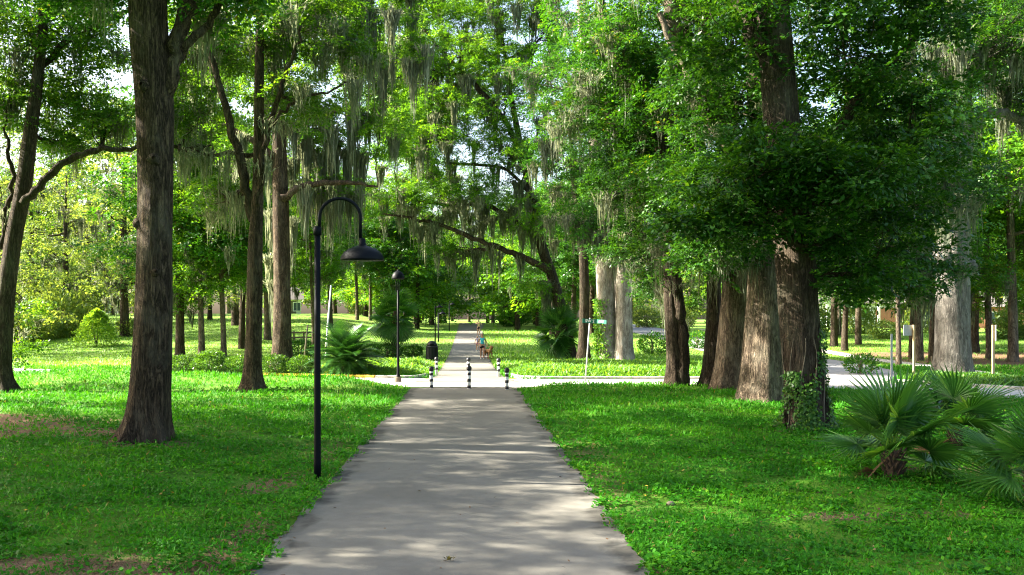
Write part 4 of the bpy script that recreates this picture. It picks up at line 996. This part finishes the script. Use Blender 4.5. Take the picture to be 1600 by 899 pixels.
bed('ground_cover', 'strappy ground cover in the bed behind the dome topped lamp', [(-1.9, 38), (-4, 37.2), (-9, 39), (-9, 44), (-5, 50), (-2.0, 50), (-1.6, 43)], 26000, .3, 6)
bed('ground_cover', 'low leafy planting on the street median', [(16.6, 34.5), (18.5, 31.0), (21, 27.5), (22.5, 30), (20.5, 36.8), (18.8, 38.3)], 14000, .24, 7, G_HEDGE)
# fallen leaves on the bare patches and along the path edge
rng = np.random.default_rng(90); n = 40000
Yc = 7.4 + 40 * rng.random(n) ** 1.4; Xc = (rng.random(n) * 1600 - VPX) / F * Yc
pr = dirt_at(Xc, Yc) + .035 + .95 * np.exp(-((np.abs(Xc + .175) - 1.97) / .10) ** 2) + .012
keep = (rng.random(n) < pr) & ~((np.abs(Xc + .175) < 1.75) & (rng.random(n) < .82)); X, Y = Xc[keep], Yc[keep]; n = len(X); a_ = rng.random(n) * 6.28
d = unit(np.stack([np.cos(a_), np.sin(a_), rng.normal(.1, .2, n)], -1)); s = unit(np.cross(d, np.stack([rng.normal(0, .3, n), rng.normal(0, .3, n), np.ones(n)], -1)))
l = mobj('fallen_leaves', quads_mesh('fallen_leaves', leaves(np.stack([X, Y, hz(X, Y) + .028], -1), d, s, rng.uniform(.025, .08, n), rng.uniform(.012, .04, n)), G_LITTER, rng.random(n))); l['kind'] = 'stuff'; l['label'] = 'dry brown fallen leaves scattered on bare ground'; l['category'] = 'leaf litter'

# ------------------------------------------------------------------ lamps
def shade_profile(r, h):
    return [(.0, h), (r * .12, h), (r * .14, h * .72), (r * .2, h * .64), (r * .55, h * .52), (r * .82, h * .33), (r * .97, h * .08), (r, 0.0)]
x, y, z = gat(496, 748)
k = y / F                                    # metres per photo pixel at the lamp
lp = empty('street_lamp', (x, y, z - .05), 'tall black gooseneck lamp with wide dome shade on the left lawn edge', 'street lamp')
H = 390 * k
MB().lathe([(.056, 0), (.054, .3), (.048, H * .6), (.045, H)], 20).build('pole', BLACK, lp, True)
MB().lathe([(.048, H - .05), (.064, H - .045), (.064, H + .07), (.03, H + .09)], 20).build('collar', BLACK, lp, True)
arm = [(.03, 0, H + .06), (.03, 0, H + .2)]
cx0 = .03 + 32 * k
for a in np.linspace(math.pi, 0, 15): arm.append((cx0 + 32 * k * math.cos(a), 0, H + .22 + 30 * k * math.sin(a)))
arm.append((.03 + 64 * k, 0, H - 14 * k))
MB().tube(arm, .026, 12).build('arm', BLACK, lp, True)
sx, sz, R_ = .03 + 67 * k, H - 44 * k, 34 * k
sh = MB().lathe([(R_, 0), (R_ * 1.0, .012), (R_ * .98, 5 * k), (R_ * .86, 12 * k), (R_ * .62, 18 * k), (R_ * .30, 22 * k), (5.5 * k, 23.5 * k), (5 * k, 34 * k), (3.4 * k, 34.5 * k), (.001, 35 * k)], 36).build('lamp_shade', BLACK, lp, True, (sx, 0, sz))
MB().lathe([(R_ * .97, .004), (R_ * .95, .014), (R_ * .78, .075), (R_ * .4, .15), (.001, .165)], 36).build('shade_lining', SHADEIN, sh, True)
MB().lathe([(.001, .05), (.05, .06), (.06, .10), (.03, .15), (.03, .17)], 16).build('bulb', SHADEIN, sh, True)

def dome_lamp(px, py, top, label, armed=True):
    x, y, z = gat(px, py); h = (py - top) * y / F
    r = empty('street_lamp', (x, y, z - .05), label, 'street lamp', 'black dome topped lamps along the far path')
    MB().lathe([(.10, 0), (.10, .28), (.085, .30), (.07, .34), (.05, .40), (.042, h * .55), (.04, h - .75)], 16).build('pole', BLACK, r, True)
    MB().lathe([(.135, -.1), (.135, .25), (.12, .27), (.001, .272)], 16).build('base', WOODD, r, True)
    m = MB()
    for a in range(4): m.tube([(.05 * math.cos(a * 1.57), .05 * math.sin(a * 1.57), h - .78), (.10 * math.cos(a * 1.57), .10 * math.sin(a * 1.57), h - .30)], .011, 6)
    m.build('bracket', BLACK, r, True)
    MB().lathe([(.001, h - .34), (.19, h - .335), (.25, h - .32), (.25, h - .28), (.225, h - .17), (.17, h - .08), (.08, h - .02), (.03, h), (.02, h + .04), (.001, h + .05)], 24).build('lamp_shade', BLACK, r, True)
    return r
dome_lamp(622, 598, 421, 'black dome topped post lamp in front of the tall fan palm')
def arm_lamp(px, py, top, label, s=1):
    x, y, z = gat(px, py); h = (py - top) * y / F
    r = empty('street_lamp', (x, y, z - .05), label, 'street lamp', 'slim black lamps along the far path')
    MB().lathe([(.07, 0), (.06, .3), (.05, h)], 12).build('pole', BLACK, r, True)
    if s:
        MB().tube([(0, 0, h), (.05, 0, h + .22), (.22, 0, h + .3), (.36, 0, h + .18)], .024, 8).build('arm', BLACK, r, True)
        MB().lathe([(.3, 0), (.29, .06), (.2, .15), (.06, .2), (.05, .3), (.001, .31)], 20).build('lamp_shade', BLACK, r, True, (.36, 0, h - .12))
    return r
arm_lamp(680, 540, 478, 'slim black lamp pole rising right beside the litter bin')
arm_lamp(685, 535, 488, 'slim black lamp with curved head just behind the litter bin')
arm_lamp(702, 518, 474, 'farthest slim black lamp on the grass left of the far path')

# ------------------------------------------------------------------ litter bin, bollards, sign, posts
x, y, z = gat(675, 563)
b = empty('litter_bin', (x, y, z - .02), 'black round litter bin with dome lid left of the far path', 'litter bin')
MB().lathe([(.33, 0), (.36, .04), (.36, .80), (.385, .82), (.385, .88), (.34, .90), (.001, .905)], 24).build('body', BLACKP, b, True)
d_ = MB().lathe([(.33, .9), (.32, 1.0), (.26, 1.13), (.14, 1.21), (.001, 1.23)], 24).build('lid', BLACKP, b, True)
MB().box((0, -.30, 1.0), (.26, .1, .12)).build('opening', BLACK, d_)
m = MB()
for a in range(24): m.box((.366 * math.cos(a * .2618), .366 * math.sin(a * .2618), .42), (.02, .03, .7), a * .2618)
m.build('slats', BLACKP, b)

def bollard(px, py, top, label, mostly_white):
    x, y, z = gat(px, py); h = (py - top) * y / F; r = .062
    b = empty('bollard', (x, y, z - .03), label, 'bollard', 'striped bollards at the street crossing')
    MB().lathe([(r, 0), (r, h - .04), (r * .6, h - .02), (.001, h - .019)], 16).build('post', WHITEP if True else BLACKP, b, True)
    bands = ([.10, .38, .66] if not mostly_white else [.36, .64])
    for f in bands:
        MB().lathe([(r + .003, h * f), (r + .003, h * (f + .125))], 16).build('stripe', BLACKP, b, True)
    if not mostly_white: pass
    MB().lathe([(r * .9, h - .12), (r * 1.35, h - .10), (r * 1.5, h - .04), (r * 1.3, h + .02), (r * .7, h + .055), (.001, h + .065)], 16).build('cap', BLACKP, b, True)
    return b
bollard(674, 608, 574, 'striped bollard nearest the lawn, left one of the near row', False)
bollard(733, 609, 573, 'striped bollard in the middle of the near path end', False)
bollard(792, 610, 576, 'striped bollard at the right of the near row', False)
bollard(682, 587, 559, 'mostly white bollard left of the far path, behind the left near bollard', True)
bollard(732, 589, 560, 'mostly white bollard standing right behind the middle near bollard', True)
bollard(779, 590, 561, 'mostly white bollard at the right edge of the far path', True)

x, y, z = gat(914, 597); k = y / F
sg_ = empty('street_sign', (x, y, z), 'leaning steel pole with green street name blades at the street corner', 'street sign')
lean = 8 * k; hs = 95 * k
MB().tube([(0, 0, -.1), (lean, 0, hs + .12)], .026, 10).build('pole', GALV, sg_, True)
def blade(cx, rz, wd, ht, text, zc):
    o = MB().box((0, 0, 0), (wd, .02, ht)).build('sign_blade', GREENS, sg_)
    o.location = (cx, -.05, zc); o.rotation_euler = (0, .06, rz)
    cu = bpy.data.curves.new('lettering', 'FONT'); cu.body = text; cu.size = ht * .95; cu.align_x = 'CENTER'; cu.align_y = 'CENTER'; cu.extrude = .002
    to = bpy.data.objects.new('lettering', cu); COL.objects.link(to); bpy.context.view_layer.update()
    me = bpy.data.meshes.new_from_object(to.evaluated_get(bpy.context.evaluated_depsgraph_get())); bpy.data.objects.remove(to)
    me.materials.clear(); me.materials.append(WHITEP)
    l = mobj('lettering', me, o); l.location = (0, -.0135, 0); l.rotation_euler = (math.pi / 2, 0, 0)
blade(lean - .02, .05, .56, .165, 'SW 2', hs)
blade(lean + .42, -.85, .54, .15, 'AVE', hs - .02)

def sign_post(px, py, top, name, label, mat, w=.10, plate=None):
    x, y, z = gat(px, py); h = (py - top) * y / F
    r = empty(name, (x, y, z - .05), label, 'post')
    MB().box((0, 0, h / 2), (w, w, h)).build('post', mat, r)
    if plate:
        wd, ht, off, rz, pm = plate; o = MB().box((0, 0, 0), (wd, .02, ht)).build('sign_plate', pm, r); o.location = (off, -w / 2 - .012 if off >= 0 else w / 2 + .012, h - ht / 2); o.rotation_euler = (0, 0, rz)
        MB().lathe([(.02, 0), (.02, .012)], 8).build('bolt', GALV, o, False, (0, -.014, 0)).rotation_euler = (math.pi / 2, 0, 0)
sign_post(1428, 595, 506, 'sign_post', 'bleached wooden post with small grey sign on the street median', POSTY, .07, (.36, .42, -.22, .1, GALV))
sign_post(1552, 600, 506, 'sign_post', 'bleached wooden post carrying a white plate right of the knobbly trunk', POSTY, .075, (.20, .6, .06, 1.2, GALV))
sign_post(1393, 602, 520, 'sign_post', 'thin dark green steel post beside the young forked tree', GALV, .06)
sign_post(1456, 590, 555, 'sign_post', 'short dark stake at the left of the knobbly trunk', WOODD, .06)
x, y, z = gat(475, 566)
w_ = empty('wooden_stake', (x, y, z), 'grey leaning wooden stake behind the clipped shrub by the lamp pole', 'stake'); m = MB(); m.tube([(0, 0, -.1), (.22, 0, 2.2)], [.06, .05], 8); m.build('stake', WOODD, w_, True)
x, y, z = gat(508, 575)
w_ = empty('birch_pole', (x, y, z), 'slim white leaning pole rising out of the cycad fronds', 'pole'); m = MB(); m.tube([(0, 0, -.1), (.12, 0, 2.0), (.3, 0, 4.2)], [.05, .045, .03], 8); m.build('pole', WHITEP, w_, True)
# low rail fence behind
x, y, z = gat(444, 533); x2, y2, z2 = gat(488, 533)
rf = empty('rail_fence', (x, y, z), 'low brown rail fence on the slope behind the moss curtained oak', 'fence')
ln_ = math.hypot(x2 - x, y2 - y)
for k_ in range(4): MB().box((ln_ * k_ / 3, 0, .35), (.12, .12, .9)).build('post', WOODD, rf)
for zz_ in (.3, .7): MB().box((ln_ / 2, -.085, zz_), (ln_ + .3, .05, .13)).build('rail', WOODD, rf)

# kerbs along the far street edge
def kerb(name, pts, mat, label, h=.13, w_=.16):
    p_ = spline([(a, b_, 0, .1) for a, b_ in pts], 14); t = np.gradient(p_[:, :2], axis=0); t /= np.linalg.norm(t, axis=1)[:, None]; nn = np.stack([-t[:, 1], t[:, 0]], -1)
    V = []; Fq = []
    for i_, q in enumerate(p_):
        z0 = float(hz(q[0], q[1]))
        for dx, dz in ((0, -.05), (.0, h - .02), (.02, h), (w_, h), (w_, -.05)):
            V.append((q[0] + nn[i_][0] * dx, q[1] + nn[i_][1] * dx, z0 + dz))
    for i_ in range(len(p_) - 1):
        for j in range(4): Fq.append((i_ * 5 + j, i_ * 5 + j + 1, i_ * 5 + j + 6, i_ * 5 + j + 5))
    Fq += [(0, 4, 3, 2, 1), tuple((len(p_) - 1) * 5 + j for j in range(5))]
    o = pymesh(name, V, Fq, mat); o['kind'] = 'structure'; return o
kerb('kerb', [(-10, 39.0), (-6.2, 37.5), (-3.9, 36.7)], YELLOW, '')
kerb('kerb', [(-3.85, 36.68), (-2.6, 36.5), (-2.0, 37.0), (-1.75, 38.2)], CONC, '')
kerb('kerb', [(1.75, 38.0), (2.0, 36.6), (3.2, 36.0), (7, 35.85), (11.5, 35.75)], CONC, '')
kerb('kerb', [(16.3, 34.2), (18.2, 31.2), (20.6, 27.6), (23.2, 23.9)], CONC, '')

# ------------------------------------------------------------------ houses glimpsed between the far trees
def house(name, label, x, y, wx, wy, h, wall, rz=0.0, brick=None, porch=True):
    z = float(hz(x, y)); r = empty(name, (x, y, z - .3), label, 'house', None, rz)
    MB().box((0, 0, h / 2), (wx, wy, h)).build('wall', wall, r)
    if brick: MB().box((wx * .12, -wy / 2 - .06, h * .42), (wx * .34, .12, h * .84)).build('brick_front', BRICK, r)
    e = .5; v = [(-wx / 2 - e, -wy / 2 - e, h + .01), (wx / 2 + e, -wy / 2 - e, h + .01), (wx / 2 + e, wy / 2 + e, h + .01), (-wx / 2 - e, wy / 2 + e, h + .01), (-wx / 2 - e, 0, h + 2.2), (wx / 2 + e, 0, h + 2.2)]
    pymesh('roof', v, [(0, 1, 5, 4), (2, 3, 4, 5), (0, 4, 3), (1, 2, 5), (3, 2, 1, 0)], ROOFM, r)
    for f in (-.36, -.14, .36):
        fr = MB().box((0, 0, 0), (1.3, .1, 1.5)).build('window', WHITEP, r, False, (wx * f, -wy / 2 - .052, h * .55))
        MB().box((0, -.055, 0), (1.1, .02, 1.3)).build('pane', GLASSD, fr); MB().box((0, -.07, 0), (.06, .02, 1.3)).build('mullion', WHITEP, fr)
    dr = MB().box((0, 0, 0), (1.0, .08, 2.1)).build('door', GREENS if False else WOODD, r, False, (wx * .22 if brick is None else wx * .46, -wy / 2 - .045, 1.35)); MB().box((.38, -.07, 0), (.05, .06, .05)).build('handle', GALV, dr)
    if porch:
        for f in (-.45, -.25, -.05, .3): MB().box((wx * f, -wy / 2 - 1.4, h / 2 - .05), (.28, .28, h - .1)).build('column', WHITEP, r)
    return r
house('house', 'white porch house with red brick front seen across the road', 55, 122, 16, 8, 3.4, SIDING, -.15, True)
house('house', 'low red brick house near the right edge behind the trees', 72, 118, 12, 8, 3.0, BRICK, -.2, None, False)
house('house', 'small white house on the rise behind the moss curtained oak', -30.5, 150, 4.5, 5, 2.6, SIDING, .2, None, False)
house('house', 'white house glimpsed above the bright conical bush', -66, 150, 13, 8, 4.5, SIDING, .3, None, False)

# ------------------------------------------------------------------ people and dog
def skin(name, verts, edges, rad, mat, parent, sub=2, root=0):
    me = bpy.data.meshes.new(name); bm = bmesh.new(); lay = bm.verts.layers.skin.verify(); vs = []
    for v, r in zip(verts, rad):
        b_ = bm.verts.new(v); b_[lay].radius = (r, r) if np.isscalar(r) else r; vs.append(b_)
    vs[root][lay].use_root = True
    for a, c in edges: bm.edges.new((vs[a], vs[c]))
    bm.to_mesh(me); bm.free()
    o = bpy.data.objects.new(name, me); COL.objects.link(o)
    s = o.modifiers.new('s', 'SKIN'); s.use_smooth_shade = True; u = o.modifiers.new('u', 'SUBSURF'); u.levels = sub; u.render_levels = sub
    bpy.context.view_layer.update()
    m2 = bpy.data.meshes.new_from_object(o.evaluated_get(bpy.context.evaluated_depsgraph_get())); bpy.data.objects.remove(o); m2.name = name
    m2.materials.clear(); m2.materials.append(mat)
    for p_ in m2.polygons: p_.use_smooth = True
    return mobj(name, m2, parent)

def person(label, loc, rz, H, skinm, hairm, top, bottom, shoes, sleeves, arms, step=.22, ponytail=True, female=True):
    """arms: for left and right (elbow, wrist) in units of height, relative to the figure facing -Y"""
    r = empty('person', loc, label, 'person', None, rz); s = H
    V = []; E = []; R = []
    def a(v, rad, par=None):
        V.append((v[0] * s, v[1] * s, v[2] * s)); R.append(rad if not np.isscalar(rad) else rad * s if not isinstance(rad, tuple) else rad)
        if par is not None: E.append((par, len(V) - 1))
        return len(V) - 1
    pel = a((0, 0, .53), .07); wa = a((0, 0, .62), .062, pel); ch = a((0, 0, .73), .074, wa); nk0 = a((0, .005, .815), .045, ch); nk = a((0, 0, .85), .031, nk0)
    h1 = a((0, -.008, .885), .050, nk); h2 = a((0, -.004, .935), .062, h1); h3 = a((0, 0, .975), .045, h2)
    nose = a((0, -.078, .917), .010, h2)
    shw = .105 if female else .125
    wr = []
    for sd, (el, wrs) in zip((-1, 1), arms):
        sh = a((sd * shw, 0, .80), .036, nk0); e = a(el, .026, sh); w_ = a(wrs, .019, e); wr.append(w_)
        dv = np.array(wrs) - np.array(el); dv = dv / np.linalg.norm(dv); sidev = np.cross(dv, [0, 1, 0]); sidev = sidev / (np.linalg.norm(sidev) + 1e-6)
        pm = a(np.array(wrs) + dv * .04, .020, w_)
        for f_, (o_, l_) in enumerate(((-.016, .050), (-.006, .058), (.006, .055), (.016, .044))):
            f1 = a(np.array(wrs) + dv * (.058) + sidev * o_, .0052, pm); a(np.array(wrs) + dv * (.058 + l_ * .8) + sidev * o_ * 1.2 + np.array([0, -.010, 0]), .0045, f1)
        t1 = a(np.array(wrs) + dv * .03 - sidev * .026 + np.array([0, -.012, 0]), .0062, w_); a(np.array(wrs) + dv * .058 - sidev * .034 + np.array([0, -.016, 0]), .005, t1)
    ft = []
    for sd in (-1, 1):
        fw = step * sd * .5
        hp = a((sd * .052, 0, .50), .062, pel); kn = a((sd * .056, -fw * .6 - .012, .285), .040, hp); an = a((sd * .052, -fw * .9 + (.03 if sd > 0 else 0), .05), .024, kn); toe = a((sd * .058, -fw * .9 - .085, .018), .020, an); ft.append((an, toe))
    skin('body', V, E, R, skinm, r)
    vz = lambda v: tuple(c * s for c in v)
    # shirt
    TV = [vz((0, 0, .565)), vz((0, 0, .63)), vz((0, 0, .73)), vz((0, .004, .80))]; TE = [(0, 1), (1, 2), (2, 3)]; TR = [.084 * s, .071 * s, .084 * s, .058 * s]
    for sd, (el, wrs) in zip((-1, 1), arms):
        n0 = len(TV); e = np.array(el); sh = np.array([sd * shw, 0, .80])
        TV.append(vz(sh)); TR.append(.042 * s); TE.append((3, n0))
        if sleeves: TV.append(vz(sh + (e - sh) * sleeves)); TR.append(.034 * s); TE.append((n0, n0 + 1))
    skin('shirt', TV, TE, TR, top, r)
    SV = [vz((0, 0, .575)), vz((0, 0, .53))]; SE = [(0, 1)]; SR = [.077 * s, .083 * s]
    for sd in (-1, 1):
        fw = step * sd * .5; n0 = len(SV); SV += [vz((sd * .053, 0, .49)), vz((sd * .055, -fw * .25 - .006, .40))]; SR += [.071 * s, .060 * s]; SE += [(1, n0), (n0, n0 + 1)]
    skin('shorts', SV, SE, SR, bottom, r)
    for (an, toe) in ft:
        A, T = np.array(V[an]), np.array(V[toe]); skin('shoe', [A + np.array([0, .02, -.028]) * s, A + np.array([0, -.03, -.028]) * s, T + np.array([0, -.005, .003]) * s], [(0, 1), (1, 2)], [.028 * s, .029 * s, .023 * s], shoes, r)
    HV = [vz((0, .012, .995)), vz((0, .030, .955)), vz((0, .040, .91)), vz((0, .050, .875))]; HR = [.045 * s, .058 * s, .045 * s, .03 * s]; HE = [(0, 1), (1, 2), (2, 3)]
    if ponytail: HV.append(vz((.0, .075, .80))); HR.append(.018 * s); HE.append((3, 4))
    skin('hair', HV, HE, HR, hairm, r)
    for sd in (-1, 1):
        MB().lathe([(.001, -.006 * s), (.007 * s, 0), (.001, .006 * s)], 8).build('eye', HAIRB, r, True, vz((sd * .024, -.064, .935)))
        MB().lathe([(.001, -.014 * s), (.008 * s, 0), (.001, .014 * s)], 8).build('ear', skinm, r, True, vz((sd * .064, 0, .925)))
    return r
x, y, z = gat(753.5, 562); z += .03
person('woman in teal top and black shorts walking toward the camera with the tan dog', (x, y, z), 0.0, 1.60, SKIND, HAIR, TEAL, BLACKC, WHITEC, 0, [((-.15, .02, .67), (-.12, -.09, .60)), ((.165, .02, .66), (.20, -.08, .55))], .2)
dx, dy, dz = x + .42, y - .25, z
x3, y3, z3 = gat(746, 549); z3 += .03
person('child in lavender top and pink shorts walking behind the woman in teal', (x3, y3, z3), .05, 1.12, SKIN, HAIRB, LAV, PINK, WHITEC, .5, [((-.15, .02, .66), (-.17, -.02, .53)), ((.15, .02, .66), (.16, -.06, .54))], .16)
x4, y4, z4 = gat(748, 526); z4 += .03
person('person in pale yellow shirt and black shorts jogging farthest up the path', (x4, y4, z4), 0, 1.72, SKIN, HAIRB, YELC, BLACKC, WHITEC, .75, [((-.17, -.02, .71), (-.10, -.13, .74)), ((.17, .02, .70), (.14, -.09, .66))], .16, False, False)
# dog, facing the camera, walking
dg = empty('dog', (dx, dy, dz), 'large tan dog on a leash at the woman\'s side facing the camera', 'dog', None, .35)
V = [(0, .42, .52), (0, .1, .52), (0, -.22, .54), (0, -.36, .64), (0, -.42, .76), (0, -.50, .79), (0, -.62, .745)]
R = [.115, .125, .15, .095, .085, .085, .04]; E = [(0, 1), (1, 2), (2, 3), (3, 4), (4, 5), (5, 6)]
def dadd(v, r, p_): V.append(v); R.append(r); E.append((p_, len(V) - 1)); return len(V) - 1
for sd in (-1, 1):
    q = dadd((sd * .09, -.26, .42), .062, 2); q = dadd((sd * .095, -.24 - .04 * sd, .24), .036, q); q = dadd((sd * .095, -.26 - .07 * sd, .05), .026, q); dadd((sd * .095, -.33 - .07 * sd, .022), .026, q)
    q = dadd((sd * .09, .44, .42), .085, 0); q = dadd((sd * .10, .36 + .04 * sd, .30), .05, q); q = dadd((sd * .10, .52 + .06 * sd, .20), .028, q); q = dadd((sd * .10, .47 + .06 * sd, .045), .025, q); dadd((sd * .10, .40 + .06 * sd, .022), .026, q)
    q = dadd((sd * .075, -.43, .84), .028, 4); dadd((sd * .115, -.45, .74), .02, q)
q = dadd((0, .56, .56), .035, 0); q = dadd((0, .70, .66), .028, q); dadd((.03, .76, .80), .016, q)
skin('body', V, E, R, FUR, dg)
MB().lathe([(.001, -.015), (.018, 0), (.001, .015)], 8).build('nose', BLACKP, dg, True, (0, -.655, .755))
MB().lathe([(.098, -.02), (.104, -.02), (.104, .02), (.098, .02)], 16).build('collar', TEAL, dg, True, (0, -.33, .62)).rotation_euler = (.8, 0, 0)
m = MB(); hx, hy, hz_ = x + .20 * 1.6, y - .08 * 1.6 - .03, z + .53 * 1.6
m.tube([(hx, hy, hz_), ((hx + dx) / 2, hy - .1, hz_ - .17), (dx + .1, dy - .3, dz + .7)], .009, 6)
o = m.build('leash', BLACKC); tag(o, 'thin dark leash from the woman\'s hand to the tan dog', 'leash')

# ------------------------------------------------------------------ small things on the ground
x, y, z = gat(701, 881)
tw = empty('fallen_twig', (x, y, .022), 'small broken twig with curled yellowish leaves lying on the near path', 'twig')
rng = np.random.default_rng(4); Q = []
for k_ in range(13):
    a = rng.random() * 6.28; el = rng.uniform(.1, 1.2); c = np.array([rng.normal(0, .02), rng.normal(0, .02), .012]); d = np.array([math.cos(a) * math.cos(el), math.sin(a) * math.cos(el), math.sin(el)]); s_ = np.cross(d, [0.1, .2, 1]); s_ /= np.linalg.norm(s_)
    l = rng.uniform(.035, .075); m1 = c + d * l * .5 + np.array([0, 0, .006]); Q += [[c, m1 + s_ * .012, c + d * l, m1 - s_ * .012]]
mobj('leaves', quads_mesh('leaves', np.array(Q), leaf_mat('curled_leaf', [(0, (.05, .06, .012)), (.6, (.16, .15, .03)), (1, (.30, .26, .08))], .2), rng.random(len(Q))), tw)
MB().tube([(-.05, 0, .006), (0, .01, .012), (.055, -.012, .008)], [.004, .003, .002], 6).build('stem', WOODD, tw)
x, y, z = gat(1048, 790)
o = MB().lathe([(.06, -.02), (.055, .012), (.04, .03), (.02, .038), (.001, .04)], 9).build('dried_leaf_lump', WOODD, None, True, (x, y, z + .02)); o.scale = (1, .6, .9); tag(o, 'small grey lump for a dried leaf in the clover right of the path', 'dried_leaf_lump')  # lump stands in for a dried leaf
# a few yellow flowers in the clover
for k_, (px, py) in enumerate([(975, 735), (1008, 788), (590, 640), (40, 812), (1010, 772)]):
    x, y, z = gat(px, py); Q = []
    for j in range(6):
        a = j * 1.047; d = np.array([math.cos(a), math.sin(a), .35]); s_ = np.array([-math.sin(a), math.cos(a), 0]); c = np.array([0, 0, .11]); Q.append([c, c + d * .013 + s_ * .008, c + d * .026, c + d * .013 - s_ * .008])
    f = empty('flower', (x, y, z), 'tiny yellow flower standing in the clover', 'flower', 'yellow flowers in the clover')
    mobj('petals', quads_mesh('petals', np.array(Q), YELLOW), f); MB().tube([(0, 0, 0), (.01, 0, .11)], .003, 5).build('stem', G_HEDGE, f)
